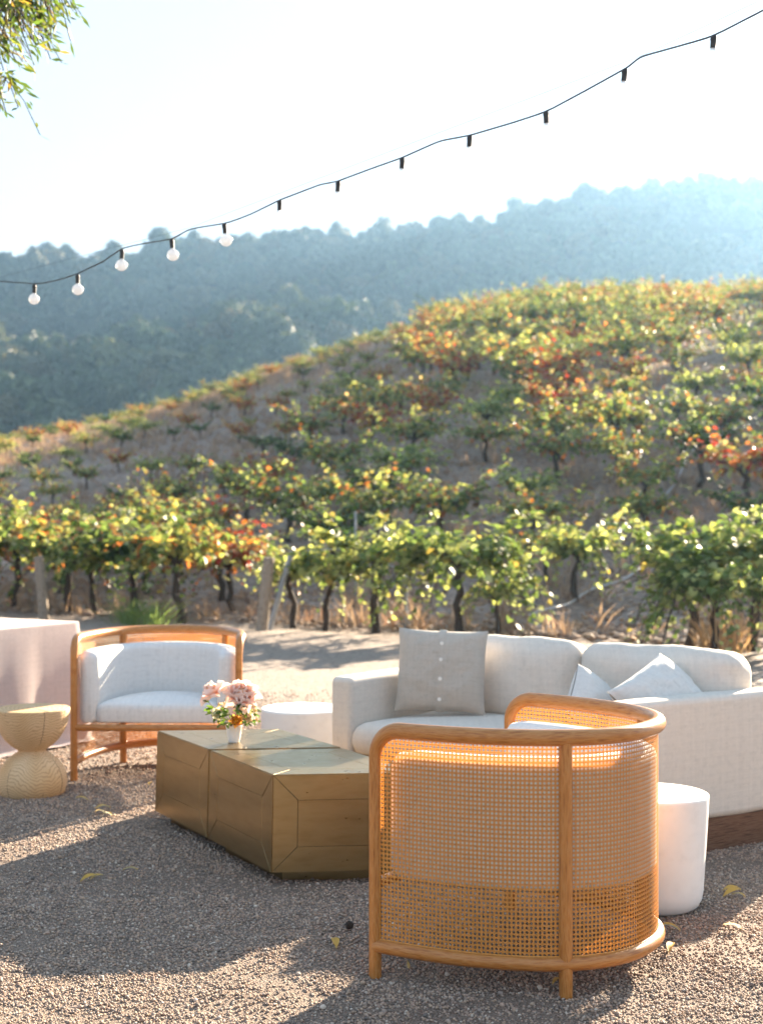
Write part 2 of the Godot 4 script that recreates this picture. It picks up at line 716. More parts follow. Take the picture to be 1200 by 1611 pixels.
func make_gravel() -> void:
	var kinds := 4
	var xfs := []
	var cols := []
	for k in kinds:
		xfs.append([])
		cols.append([])
	for zone in [[3.1, 5.6, 10500.0, 0.0062, 0.0122], [5.6, 7.6, 7000.0, 0.007, 0.0138], [7.6, 11.5, 1700.0, 0.010, 0.020]]:
		var half: float = 0.32 * zone[1] + 0.5
		var count := int((zone[1] - zone[0]) * 2.0 * half * zone[2])
		for k in count:
			var x := rng.randf_range(-half, half)
			var d := rng.randf_range(zone[0], zone[1])
			if absf(x) > 0.30 * d + 0.4:
				continue
			if d > 9.0 and rng.randf() < (d - 9.0) / 2.5:
				continue
			if bumps.get_noise_2d(x * 1.1 + 70.0, d * 1.1) > 0.22 and rng.randf() < 0.55:
				continue
			var s: float = lerpf(zone[3], zone[4], pow(rng.randf(), 1.6))
			if rng.randf() < 0.012:
				s *= 1.8
			var b := Basis.from_euler(Vector3(rng.randf_range(-0.5, 0.5), rng.randf() * TAU, rng.randf_range(-0.5, 0.5))).scaled(Vector3.ONE * s)
			var q := rng.randi() % kinds
			xfs[q].append(Transform3D(b, w(x, d, patio_height(x, d) + s * rng.randf_range(0.05, 0.3))))
			cols[q].append(stone_color())
	for k in kinds:
		var o := scatter("gravel", pebble(100 + k), M.stone, xfs[k], cols[k])
		tag(o, "loose small grey and tan gravel stones covering the terrace", "gravel")
	# clods and dead leaves on the vineyard soil
	var xs := []
	var cs := []
	for k in 26000:
		var d := lerpf(14.0, 60.0, pow(rng.randf(), 1.7))
		var x := rng.randf_range(-0.33, 0.36) * d
		if d < edge_of_vines(x) - 0.4:
			continue
		var s := rng.randf_range(0.03, 0.12) * (1.6 if rng.randf() < 0.1 else 1.0)
		var b := Basis.from_euler(Vector3(rng.randf_range(-0.6, 0.6), rng.randf() * TAU, rng.randf_range(-0.6, 0.6))).scaled(Vector3(s, s * 0.7, s))
		xs.append(Transform3D(b, w(x, d, land(x, d) + s * 0.1)))
		var c := Color(0.26, 0.18, 0.13) if rng.randf() < 0.6 else Color(0.34, 0.22, 0.13)
		cs.append(c * rng.randf_range(0.7, 1.3))
	tag(scatter("soil_clods", pebble(120), M.stone, xs, cs), "dry brown clods of earth scattered under the vines", "soil")


# ------------------------------------------------------------------ woods, vines, tree
func far_tree(seed_no: int, tall: float, wide: float, tint: Color, faces: int) -> ArrayMesh:
	var r := RandomNumberGenerator.new()
	r.seed = seed_no
	var mb := MB.new()
	tube(mb, PackedVector3Array([Vector3(0, -1.5, 0), Vector3(0.1, tall * 0.3, 0), Vector3(0.2, tall * 0.6, 0.1)]), [0.32, 0.22, 0.1], 6, false, Color(0.05, 0.04, 0.03))
	var lumps := []
	for k in 9:
		var a := r.randf() * TAU
		var o := sqrt(r.randf()) * wide * 0.62
		var h := lerpf(0.38, 0.86, r.randf())
		lumps.append([Vector3(cos(a) * o, tall * h, sin(a) * o), wide * r.randf_range(0.34, 0.52) * (1.15 - 0.45 * h), r.randf_range(0.8, 1.2)])
	for k in faces:
		var l: Array = lumps[r.randi() % lumps.size()]
		var dir := Vector3(r.randfn(), r.randfn() * 0.85 + 0.2, r.randfn()).normalized()
		var p: Vector3 = l[0] + dir * l[1] * (0.72 + 0.4 * r.randf())
		var s := r.randf_range(0.38, 0.8)
		var nrm := (dir + Vector3(r.randfn(), r.randfn(), r.randfn()) * 0.6).normalized()
		var t1 := nrm.cross(Vector3(r.randfn(), r.randfn(), r.randfn())).normalized() * s
		var t2 := nrm.cross(t1).normalized() * s * 0.8
		var col: Color = tint * l[2] * r.randf_range(0.7, 1.3)
		var i := mb.vert(p - t1, Vector2.ZERO, col)
		mb.vert(p + t2 * 0.8 - t1 * 0.2, Vector2.ZERO, col)
		mb.vert(p + t1, Vector2.ZERO, col)
		mb.vert(p - t2 + nrm * s * 0.3, Vector2.ZERO, col)
		mb.quad(i, i + 1, i + 2, i + 3)
	return mb.done(false, true)


func make_woods() -> void:
	var protos := []
	var tints := [Color(0.055, 0.070, 0.028), Color(0.070, 0.080, 0.030), Color(0.045, 0.060, 0.028), Color(0.095, 0.090, 0.035), Color(0.060, 0.072, 0.035), Color(0.085, 0.075, 0.030)]
	for k in 6:
		protos.append(far_tree(200 + k, [8.5, 7.0, 10.0, 6.5, 9.0, 7.5][k], [4.6, 4.2, 4.6, 3.6, 5.2, 4.0][k], tints[k], 1100))
	var xfs := [[], [], [], [], [], []]
	var cols := [[], [], [], [], [], []]
	var tries := 0
	for zone in [[172.0, 310.0, 5.0], [318.0, 515.0, 6.4]]:
		var d: float = zone[0]
		while d < zone[1]:
			var x := -0.40 * d
			while x < 0.46 * d:
				tries += 1
				var px: float = x + rng.randf_range(-0.5, 0.5) * zone[2]
				var pd: float = d + rng.randf_range(-0.5, 0.5) * zone[2]
				x += zone[2] * rng.randf_range(0.75, 1.25)
				if zone[0] < 200.0 and wood_hill(px, pd) < far_ridge(px, pd) - 3.0:
					continue
				if rng.randf() < 0.06:
					continue
				var s := rng.randf_range(0.7, 1.2) * (1.35 if rng.randf() < 0.05 else 1.0)
				var q := rng.randi() % 6
				var b := Basis(Vector3.UP, rng.randf() * TAU).scaled(Vector3(s, s * rng.randf_range(0.85, 1.15), s))
				xfs[q].append(Transform3D(b, w(px, pd, land(px, pd) - 0.3)))
				var tone := rng.randf_range(0.75, 1.3)
				if zone[0] < 200.0:
					tone *= 1.35
				cols[q].append(Color(tone * rng.randf_range(0.92, 1.15), tone, tone * rng.randf_range(0.85, 1.05)))
			d += zone[2] * 0.85
	for k in 6:
		if xfs[k]:
			tag(scatter("woodland", protos[k], M.far_leaf, xfs[k], cols[k]), "hazy blue green oak wood covering the far hills", "woodland")
	# low round bushes in the dip beyond the vineyard
	var bush := far_tree(231, 3.2, 2.6, Color(0.07, 0.095, 0.045), 900)
	var where := ["at the left edge of the picture", "next to the leftmost bush in the dip", "in the middle of the row of bushes", "with a pale top, second from the right", "rightmost of the row of bushes"]
	for k in 5:
		var d := 132.0 + 3.0 * (k % 2)
		var x: float = [-36.5, -33.0, -29.6, -25.5, -21.5][k]
		var o := thing("round_bush", "low round green bush beyond the vineyard ridge, " + where[k], "bush", w(x, d, maxf(land(x, d), -6.0) - 0.2 + 5.0), rng.randf() * TAU, "bushes in the dip beyond the vineyard")
		o.position.y = land(x, d) - 0.2
		o.scale = Vector3.ONE * [1.3, 1.1, 1.5, 1.8, 1.4][k]
		part("foliage", bush, M.far_leaf, o)


func vine_leaf(mb: MB, p: Vector3, dir: Vector3, nrm: Vector3, s: float, col: Color) -> void:
	var side := dir.cross(nrm).normalized()
	nrm = side.cross(dir).normalized()
	var i := mb.vert(p, Vector2.ZERO, col)
	mb.vert(p + side * s * 0.52 - dir * s * 0.10 + nrm * s * 0.10, Vector2.ZERO, col)
	mb.vert(p + side * s * 0.46 + dir * s * 0.45 + nrm * s * 0.16, Vector2.ZERO, col)
	mb.vert(p + dir * s * 0.92 - nrm * s * 0.12, Vector2.ZERO, col)
	mb.vert(p - side * s * 0.46 + dir * s * 0.45 + nrm * s * 0.16, Vector2.ZERO, col)
	mb.vert(p - side * s * 0.52 - dir * s * 0.10 + nrm * s * 0.10, Vector2.ZERO, col)
	mb.tri(i, i + 1, i + 2)
	mb.tri(i, i + 2, i + 3)
	mb.tri(i, i + 3, i + 4)
	mb.tri(i, i + 4, i + 5)


func vine_color(kind: int, out: float, r: RandomNumberGenerator) -> Color:
	var green := Color(0.14, 0.20, 0.06)
	var lime := Color(0.38, 0.41, 0.14)
	var gold := Color(0.46, 0.36, 0.10)
	var rust := Color(0.46, 0.16, 0.045)
	var red := Color(0.42, 0.05, 0.03)
	var brown := Color(0.16, 0.085, 0.04)
	var k := r.randf()
	var c := green
	match kind:
		0: c = green if k < 0.66 else lime if k < 0.97 else gold
		1: c = green if k < 0.5 else lime if k < 0.72 else gold if k < 0.8 else rust if k < 0.93 else brown
		2: c = rust if k < 0.35 else red if k < 0.55 else gold if k < 0.75 else lime if k < 0.88 else brown
		3: c = lime if k < 0.5 else green if k < 0.94 else gold
		4: c = Color(0.05, 0.09, 0.025) if k < 0.5 else green if k < 0.9 else brown
		5: c = lime if k < 0.34 else gold if k < 0.5 else rust if k < 0.64 else green
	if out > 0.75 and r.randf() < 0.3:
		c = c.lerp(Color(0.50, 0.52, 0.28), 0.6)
	return c * r.randf_range(0.75, 1.25)


func make_vine(seed_no: int, kind: int, shoots: int, per: int, reach: float, droop: float, leaf: float, crown := 0.82, rise := 1.0) -> Array:
	var r := RandomNumberGenerator.new()
	r.seed = seed_no
	var tm := MB.new()
	var head := Vector3(r.randf_range(-0.1, 0.1), crown, r.randf_range(-0.1, 0.1))
	var pts := PackedVector3Array()
	var rad := []
	for k in 7:
		var t := k / 6.0
		pts.append(Vector3(0, -0.12, 0).lerp(head, t) + Vector3(r.randfn(), 0, r.randfn()) * 0.022)
		rad.append(lerpf(0.062, 0.04, t) * r.randf_range(0.85, 1.2))
	tube(tm, pts, rad, 7, false)
	var lm := MB.new()
	var arms := []
	for k in 4:
		var a := TAU * k / 4.0 + r.randf_range(-0.4, 0.4)
		var tip := head + Vector3(cos(a) * 0.42, r.randf_range(0.08, 0.25), sin(a) * 0.42)
		tube(tm, PackedVector3Array([head - Vector3(0, 0.05, 0), head.lerp(tip, 0.5) + Vector3(0, 0.05, 0), tip]), [0.035, 0.025, 0.014], 5, false)
		arms.append(tip)
	for k in shoots:
		var arm: Vector3 = arms[k % 4].lerp(head, r.randf() * 0.8)
		var a := atan2(arm.z - head.z, arm.x - head.x) + r.randf_range(-1.0, 1.0)
		var out := Vector3(cos(a), 0, sin(a))
		var up := r.randf_range(0.3, 1.15) * rise
		var rr := reach * r.randf_range(0.55, 1.15)
		var fall := droop * r.randf_range(0.3, 1.3)
		var prev := arm
		var line := PackedVector3Array([arm])
		for q in per:
			var t := (q + 1.0) / per
			var p := arm + out * rr * t + Vector3(0, up * t - fall * t * t, 0) + Vector3(r.randfn(), r.randfn(), r.randfn()) * 0.02
			if p.y < 0.12:
				break
			var dir := (p - prev).normalized()
			if q % 3 == 2:
				line.append(p)
			var sgn := 1.0 if q % 2 == 0 else -1.0
			var side := dir.cross(Vector3.UP).normalized() * sgn
			var ld := (side + dir * 0.4 + Vector3(r.randfn(), r.randfn() - 0.5, r.randfn()) * 0.35).normalized()
			var nrm := (Vector3.UP + Vector3(r.randfn(), r.randfn(), r.randfn()) * 0.5).normalized()
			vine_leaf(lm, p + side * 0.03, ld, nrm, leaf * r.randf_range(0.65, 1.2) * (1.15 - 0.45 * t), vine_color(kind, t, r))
			prev = p
		if line.size() > 2:
			tube(tm, line, 0.006, 3, false)
	# leaves that fill the middle and hang round the head
	for k in shoots * 6:
		var dir := Vector3(r.randfn(), r.randfn() * 0.6, r.randfn()).normalized()
		var p := head + Vector3(0, 0.2, 0) + dir * Vector3(0.62, 0.42, 0.62) * pow(r.randf(), 0.5) * reach
		vine_leaf(lm, p, (dir + Vector3(0, -0.8, 0)).normalized(), (Vector3.UP * 0.6 + dir + Vector3(r.randfn(), r.randfn(), r.randfn()) * 0.4).normalized(), leaf * r.randf_range(0.7, 1.2), vine_color(kind, 0.3, r))
	return [tm.done(), lm.done(false, true)]


func tuft(seed_no: int, blades: int, tall: float, spread: float, base: Color) -> ArrayMesh:
	var r := RandomNumberGenerator.new()
	r.seed = seed_no
	var mb := MB.new()
	for k in blades:
		var a := r.randf() * TAU
		var o := Vector3(cos(a), 0, sin(a)) * r.randf() * spread * 0.5
		var lean := Vector3(r.randfn(), 0, r.randfn()) * spread * 0.45
		var h := tall * r.randf_range(0.45, 1.1)
		var s := Vector3(-sin(a), 0, cos(a)) * 0.006 * (1.0 + tall * 1.5)
		var col := base * r.randf_range(0.75, 1.25)
		var i := mb.vert(o - s, Vector2.ZERO, col)
		mb.vert(o + s, Vector2.ZERO, col)
		mb.vert(o + lean * 0.45 + Vector3(0, h * 0.6, 0) + s * 0.7, Vector2.ZERO, col)
		mb.vert(o + lean * 0.45 + Vector3(0, h * 0.6, 0) - s * 0.7, Vector2.ZERO, col)
		mb.vert(o + lean + Vector3(0, h, 0), Vector2.ZERO, col)
		mb.quad(i, i + 1, i + 2, i + 3)
		mb.tri(i + 3, i + 2, i + 4)
	return mb.done(false, true)


func make_vineyard() -> void:
	var near := []
	var hill := []
	for k in 6:
		near.append(make_vine(300 + k, k, 27, 23, 0.86, 0.95, 0.118))
	near.append(make_vine(320, 3, 17, 20, 0.72, 1.0, 0.118))
	near.append(make_vine(321, 0, 38, 25, 1.0, 1.6, 0.12))
	for k in 6:
		hill.append(make_vine(340 + k, [1, 5, 2, 3, 4, 1][k], 23, 18, 0.98, 0.42, 0.114, 0.62, 0.85))
	hill.append(make_vine(360, 4, 14, 11, 0.75, 0.35, 0.125, 0.5, 0.8))
	hill.append(make_vine(361, 5, 14, 11, 0.75, 0.35, 0.125, 0.5, 0.8))
	# the vines along the road, left to right: picture x, picture y of the foot, kind, size, label
	var edge := [
		[-45, 957, 1, 1.0, "vine with green and orange leaves at the left picture edge, behind the linen table"],
		[22, 955, 5, 1.05, "leftmost golden green vine in full view along the road"],
		[105, 962, 1, 1.1, "bushy vine with orange patches beside the grey wooden post on the left"],
		[150, 965, 0, 1.1, "dense green vine between the left wooden post and the cane loveseat's middle"],
		[212, 967, 4, 1.05, "dark green vine hanging low behind the left cane chair"],
		[285, 976, 5, 1.1, "yellow and orange vine trailing to the ground behind the cane chair's right post"],
		[362, 966, 2, 1.0, "rust red vine left of the leaning wooden post"],
		[462, 983, 6, 0.95, "bright lime vine growing over the top of the leaning wooden post"],
		[512, 988, 3, 1.0, "lime green vine with a leaning dark trunk, right of the wooden post"],
		[590, 990, 6, 1.05, "slim lime vine with a straight leafy trunk between two metal stakes"],
		[722, 998, 7, 1.1, "fullest green vine, drooping almost to the ground, above the grey pillow"],
		[782, 1000, 6, 0.62, "short green vine right of the fullest one, above the sofa back"],
		[905, 972, 3, 1.0, "open vine with two spreading arms above the middle of the sofa"],
		[858, 962, 1, 0.7, "small thin vine left of the two armed vine"],
		[1010, 950, 1, 0.7, "vine with brown and yellow leaves left of the dense green vines on the right"],
		[1085, 1022, 0, 0.95, "dense green vine with a reddish straight trunk, nearest on the right"],
		[1122, 1034, 7, 0.98, "tall dense green vine with a pale trunk beside the white hose hook"],
		[1182, 1018, 0, 1.0, "green vine with a dark leaning trunk at the right picture edge"],
		[1240, 1012, 1, 1.0, "green and brown vine cut by the right picture edge"],
	]
	var placed := []
	for e in edge:
		var d: float = EYE * FOCAL / (e[1] - 818.0)
		var x: float = (e[0] - 600.0) / FOCAL * d
		placed.append(Vector2(x, d))
		var o := thing("grapevine", e[4], "grapevine", w(x, d, land(x, d)), rng.randf() * TAU, "vines along the road")
		o.scale = Vector3.ONE * e[3] * rng.randf_range(0.76, 1.06)
		part("trunk", near[e[2]][0], M.bark, o)
		part("foliage", near[e[2]][1], M.leaf, o)
	# the vines on the slope, in rows
	var spots := []
	var along := Vector2(1.0, -0.62).normalized()
	var up := Vector2(0.62, 1.0).normalized()
	for j in range(1, 46):
		for i in range(-54, 54):
			var p := Vector2(0, 18.2) + along * (i * 1.75 + (0.85 if j % 2 else 0.0)) + up * (j * 2.15)
			p += Vector2(rng.randfn(), rng.randfn()) * 0.16
			var x := p.x
			var d := p.y
			if d < 18.0 or d > 96.0 or absf(x) > 0.30 * d + 1.5:
				continue
			var clear := true
			for q in placed:
				if q.distance_to(p) < 1.3:
					clear = false
			if not clear:
				continue
			var u := d - edge_of_vines(x)
			var u0 := table([-0.27, -0.1, 0.0, 0.06], [4.0, 9.0, 24.0, 70.0], x / d)
			var bare := smoothstep(u0, u0 + 5.0, u)
			if rng.randf() < 0.10 + 0.06 * bare + 0.25 * bare * smoothstep(26.0, 40.0, u) or (j < 3 and rng.randf() < (0.55 if x / d > -0.09 else 0.15)) or (j < 4 and x / d > 0.07 and x / d < 0.2 and rng.randf() < 0.7):
				continue
			var eye := EYE
			var hidden := false
			for t in range(1, 12):
				var f := t / 12.0
				if f * d > 22.0 and vine_hill(x * f, d * f) > lerpf(eye, vine_hill(x, d) + 2.0, f):
					hidden = true
			if hidden:
				continue
			spots.append([d, x, bare, j, i])
	spots.sort_custom(func(a, b): return a[0] < b[0])
	var nearest := spots.slice(0, 280)
	nearest.sort_custom(func(a, b): return a[3] * 1000 + a[4] < b[3] * 1000 + b[4])
	var rank := {}
	var row_no := -1
	var col_no := 0
	for s in nearest:
		col_no = col_no + 1 if s[3] == row_no else 1
		row_no = s[3]
		rank[s] = col_no
	var words := ["green and orange leaves", "lime and gold leaves", "red and rust leaves", "bright lime leaves", "dark green leaves", "green and gold leaves", "few dark leaves, small", "few golden leaves, small"]
	var xfs := [[], [], [], [], [], [], [], []]
	for n in spots.size():
		var s: Array = spots[n]
		var d: float = s[0]
		var x: float = s[1]
		var k := rng.randi() % 6
		if roll.get_noise_2d(x * 6.0, d * 6.0) > 0.42:
			k = 2
		if rng.randf() < s[2] * 0.45:
			k = 6 + rng.randi() % 2
		var size: float = rng.randf_range(0.8, 1.15) * (1.0 - 0.47 * s[2])
		var xf := Transform3D(Basis(Vector3.UP, rng.randf() * TAU).scaled(Vector3(size, size * rng.randf_range(0.9, 1.1), size)), w(x, d, land(x, d)))
		if n < 280:
			var o := thing("hillside_grapevine", "", "grapevine", xf.origin)
			tag(o, "vine with %s, %s from left in %s row above the road" % [words[k], ordinal(rank[s]), ordinal(s[3])], "grapevine", "slope vines with " + words[k])
			o.transform = xf
			part("trunk", hill[k][0], M.bark, o)
			part("foliage", hill[k][1], M.leaf, o)
		else:
			xfs[k].append(xf)
	for k in 8:
		if xfs[k]:
			tag(scatter("distant_vines", hill[k][1], M.leaf, xfs[k], []), "rows of vines with %s near the top of the slope" % words[k], "vineyard")
			scatter("distant_vine_trunks", hill[k][0], M.bark, xfs[k], []).set_meta("label", "dark trunks of the vines near the top of the slope")
	# dry grass on the slope
	var dry := [tuft(401, 12, 0.30, 0.30, Color(0.40, 0.29, 0.20)), tuft(402, 10, 0.20, 0.34, Color(0.34, 0.22, 0.155))]
	var gx := [[], []]
	var gc := [[], []]
	for k in 42000:
		var d := lerpf(16.0, 112.0, pow(rng.randf(), 0.8))
		var x := rng.randf_range(-0.31, 0.31) * d
		var u := d - edge_of_vines(x)
		if u < -0.2:
			continue
		var thick := 0.30 + 0.5 * smoothstep(0.02, -0.16, x / d) * smoothstep(15.0, 40.0, u) + 0.5 * roll.get_noise_2d(x * 4.0, d * 4.0)
		if rng.randf() > thick:
			continue
		var q := rng.randi() % 2
		var s := rng.randf_range(0.5, 1.2)
		gx[q].append(Transform3D(Basis(Vector3.UP, rng.randf() * TAU).scaled(Vector3(s, s, s) * 1.2), w(x, d, land(x, d) - 0.02)))
		gc[q].append(grey(rng.randf_range(0.75, 1.3)))
	for k in 2:
		tag(scatter("dry_grass", dry[k], M.straw, gx[k], gc[k]), "thin dry straw coloured grass between the vine rows", "grass")
	var clump := tuft(411, 90, 0.55, 0.42, Color(0.55, 0.38, 0.20))
	for e in [[1150, 1024, "tall straw coloured grass clump between the right hand vine trunks"], [1118, 1030, "straw coloured grass clump at the foot of the pale vine trunk"]]:
		var d: float = EYE * FOCAL / (e[1] - 818.0)
		var x: float = (e[0] - 600.0) / FOCAL * d
		single("grass_clump", clump, M.straw, e[2], "grass", Transform3D(Basis.IDENTITY, w(x, d, land(x, d) - 0.03)), "dry grass clumps")
	var weed := tuft(412, 110, 0.42, 0.62, Color(0.17, 0.24, 0.08))
	for e in [[240, 984, "pale green weeds on the road edge behind the left cane chair"], [205, 980, "small green weeds left of the larger weeds behind the cane chair"]]:
		var d: float = EYE * FOCAL / (e[1] - 818.0)
		var x: float = (e[0] - 600.0) / FOCAL * d
		single("weed_clump", weed, M.leaf, e[2], "weeds", Transform3D(Basis.IDENTITY, w(x, d, land(x, d) - 0.05)), "green weeds on the road edge")
	make_trellis()


func ordinal(n: int) -> String:
	var tail := "th"
	if n % 100 < 11 or n % 100 > 13:
		tail = ["th", "st", "nd", "rd", "th", "th", "th", "th", "th", "th"][n % 10]
	return str(n) + tail


func post_mesh(r: float, tall: float, seg: int) -> ArrayMesh:
	var mb := MB.new()
	tube(mb, PackedVector3Array([Vector3(0, -0.25, 0), Vector3(0, tall * 0.5, 0), Vector3(0, tall - 0.02, 0), Vector3(0, tall, 0)]), [r * 1.05, r, r * 0.97, r * 0.86], seg)
	return mb.done()


func foot(px: float, py: float) -> Vector3:
	var d := EYE * FOCAL / (py - 818.0)
	var x := (px - 600.0) / FOCAL * d
	return w(x, d, land(x, d))


func make_trellis() -> void:
	var big := post_mesh(0.075, 0.92, 14)
	single("wooden_post", big, M.post, "thick leaning grey wooden end post under the lime vine", "post", Transform3D(Basis(Vector3(0, 0, 1), -0.10), foot(412, 990)), "wooden end posts")
	single("wooden_post", big, M.post, "grey wooden end post left of the cane chair, above the linen table", "post", Transform3D(Basis(Vector3(0, 0, 1), 0.09).scaled(Vector3.ONE * 0.95), foot(70, 972)), "wooden end posts")
	var thin := post_mesh(0.022, 1.25, 8)
	single("metal_stake", thin, M.steel, "grey metal stake leaning against the thick wooden post", "stake", Transform3D(Basis(Vector3(0, 0, 1), -0.13).scaled(Vector3(1.6, 0.75, 1.6)), foot(425, 988)), "metal stakes")
	single("metal_stake", thin, M.steel, "upright grey metal stake left of the slim lime vine", "stake", Transform3D(Basis.IDENTITY, foot(559, 955)), "metal stakes")
	single("metal_stake", thin, M.steel, "upright grey metal stake right of the slim lime vine", "stake", Transform3D(Basis.IDENTITY, foot(638, 985)), "metal stakes")
	var guy := MB.new()
	var g0 := foot(1032, 1034)
	tube(guy, PackedVector3Array([g0 + Vector3(0, -0.1, 0), g0 + Vector3(0.14, 0.33, -0.15), g0 + Vector3(0.30, 0.70, -0.35)]), 0.011, 6)
	single("guy_stake", guy.done(), M.black, "thin dark slanting stake in front of the right hand vines", "stake")
	# trellis wires from vine to vine
	for e in [[[455, 868, 18.6], [560, 862, 19.2], [640, 866, 19.0], [720, 862, 18.0], "upper pale trellis wire between the lime vines"], [[440, 905, 18.6], [560, 888, 19.2], [640, 892, 19.0], [725, 884, 18.0], "lower pale trellis wire between the lime vines"]]:
		var mb := MB.new()
		var pts := PackedVector3Array()
		for k in 4:
			pts.append(at(e[k][0], e[k][1], e[k][2]))
		tube(mb, pts, 0.008, 5)
		single("trellis_wire", mb.done(), M.pipe, e[4], "wire", Transform3D.IDENTITY, "trellis wires")
	# irrigation pipes on the ground
	var runs := [[[-1.2, 17.6], [5.2, 28.0], "pale irrigation pipe lying on the soil behind the sofa"], [[5.2, 26.0], [7.4, 31.5], "irrigation pipe higher up the slope on the right"]]
	runs[0] = [[1.95, 18.6], [4.0, 21.6], "pale irrigation pipe lying on the soil behind the sofa"]
	for e in runs:
		var mb := MB.new()
		var pts := PackedVector3Array()
		for k in 25:
			var t := k / 24.0
			var x := lerpf(e[0][0], e[1][0], t) + 0.06 * sin(t * 9.0)
			var d := lerpf(e[0][1], e[1][1], t)
			pts.append(w(x, d, land(x, d) + 0.07 + 0.02 * sin(t * 14.0)))
		tube(mb, pts, 0.014, 7)
		single("irrigation_pipe", mb.done(), M.pipe, e[2], "pipe", Transform3D.IDENTITY, "irrigation pipes")
	var hook := MB.new()
	var c := at(1134, 955, 14.6)
	var arc := PackedVector3Array()
	arc.append(c + Vector3(0.035, 0.28, 0))
	for k in 9:
		var a := -PI * k / 8.0
		arc.append(c + Vector3(cos(a) * 0.045, sin(a) * 0.05, 0))
	tube(hook, arc, 0.012, 7)
	single("hose_hook", hook.done(), M.white_pipe, "white curved hose end hanging between the right hand vine trunks", "hose")


func make_overhanging_tree() -> void:
	var t := thing("shade_tree", "tree with narrow drooping leaves reaching in at the top left corner", "tree", w(-4.7, 8.3, 0.0))
	var r := RandomNumberGenerator.new()
	r.seed = 77
	var tm := MB.new()
	tube(tm, PackedVector3Array([Vector3(0, -0.2, 0), Vector3(0.03, 0.5, 0.02), Vector3(0.05, 1.6, 0), Vector3(0.15, 2.6, 0.05), Vector3(0.3, 3.4, 0.1)]), [0.24, 0.17, 0.15, 0.13, 0.10], 12)
	var lm := MB.new()
	var tips := []
	for k in 16:
		var a := TAU * k / 16.0 + r.randf_range(-0.2, 0.2)
		var long := r.randf_range(1.7, 2.5)
		if k < 3 or k > 13:
			long = 1.7
		var start := Vector3(0.2, r.randf_range(2.2, 3.4), 0.05)
		var tip := start + Vector3(cos(a) * long, r.randf_range(0.7, 1.7), sin(a) * long)
		tube(tm, PackedVector3Array([start, start.lerp(tip, 0.5) + Vector3(0, 0.25, 0), tip]), [0.06, 0.035, 0.012], 6, false)
		for q in 9:
			tips.append(start.lerp(tip, 0.4 + 0.6 * q / 8.0) + Vector3(0, 0.25 * sin(PI * q / 8.0), 0))
	# the limb over the picture's corner
	for e in [[at(-5, -10, 7.4), 8], [at(35, -30, 7.3), 8], [at(-22, 20, 7.2), 5], [at(-8, 108, 7.2), 3], [at(-8, 128, 7.2), 2], [at(5, 0, 7.0), 5], [at(60, -55, 7.2), 4], [at(-20, 0, 7.4), 9], [at(30, -40, 7.4), 9]]:
		for q in e[1]:
			tips.append(e[0] - t.position + Vector3(r.randfn() * 0.06, r.randfn() * 0.05, r.randfn() * 0.12))
	var limb := at(40, -30, 7.3) - t.position
	tube(tm, PackedVector3Array([Vector3(0.25, 3.2, 0.08), Vector3(0.25, 3.2, 0.08).lerp(limb, 0.5) + Vector3(0, 0.35, 0), limb]), [0.06, 0.035, 0.010], 6, false)
	for p in tips:
		for b in 3:
			var a := r.randf() * TAU
			var out := Vector3(cos(a), 0, sin(a))
			var long := r.randf_range(0.22, 0.42)
			var last: Vector3 = p
			for q in 9:
				var f := (q + 1.0) / 9.0
				var o: Vector3 = p + out * long * 0.55 * f + Vector3(0, 0.10 * f - long * f * f, 0)
				var dir := (out * 0.7 + Vector3(0, -0.6, 0) + Vector3(r.randfn(), r.randfn(), r.randfn()) * 0.45).normalized()
				var side := dir.cross(Vector3(r.randfn(), r.randfn(), r.randfn())).normalized()
				var s := r.randf_range(0.055, 0.095)
				var c := Color(0.085, 0.14, 0.03) if r.randf() < 0.6 else Color(0.17, 0.20, 0.04) if r.randf() < 0.8 else Color(0.38, 0.25, 0.05)
				c = c * r.randf_range(0.7, 1.2)
				var nrm := side.cross(dir)
				var i := lm.vert(o, Vector2.ZERO, c)
				lm.vert(o + dir * s * 0.45 + side * s * 0.12 + nrm * s * 0.04, Vector2.ZERO, c)
				lm.vert(o + dir * s, Vector2.ZERO, c)
				lm.vert(o + dir * s * 0.45 - side * s * 0.12 + nrm * s * 0.04, Vector2.ZERO, c)
				lm.tri(i, i + 1, i + 2)
				lm.tri(i, i + 2, i + 3)
				last = o
			tube(tm, PackedVector3Array([p, p.lerp(last, 0.5) + Vector3(0, 0.03, 0), last]), 0.003, 3, false)
	part("trunk", tm.done(), M.bark, t)
	part("crown", lm.done(false, true), M.leaf, t)


# ------------------------------------------------------------------ sofa
const E1 := Vector3(-0.784, 0, -0.62)
const E2 := Vector3(0.62, 0, -0.784)
const ER := Vector3(0.852, 0, -0.524)
const EN := Vector3(-0.524, 0, -0.852)


func rounded_ring(corners: Array, rounds := 3) -> Array:
	var ring := []
	for k in corners.size():
		var a: Vector3 = corners[k]
		var b: Vector3 = corners[(k + 1) % corners.size()]
		for s in 6:
			ring.append(a.lerp(b, [0.0, 0.06, 0.3, 0.5, 0.7, 0.94][s]))
	for q in rounds:
		var next := []
		for k in ring.size():
			next.append(ring[k].lerp(ring[(k + 1) % ring.size()], 0.25))
			next.append(ring[k].lerp(ring[(k + 1) % ring.size()], 0.75))
		ring = next
	return ring


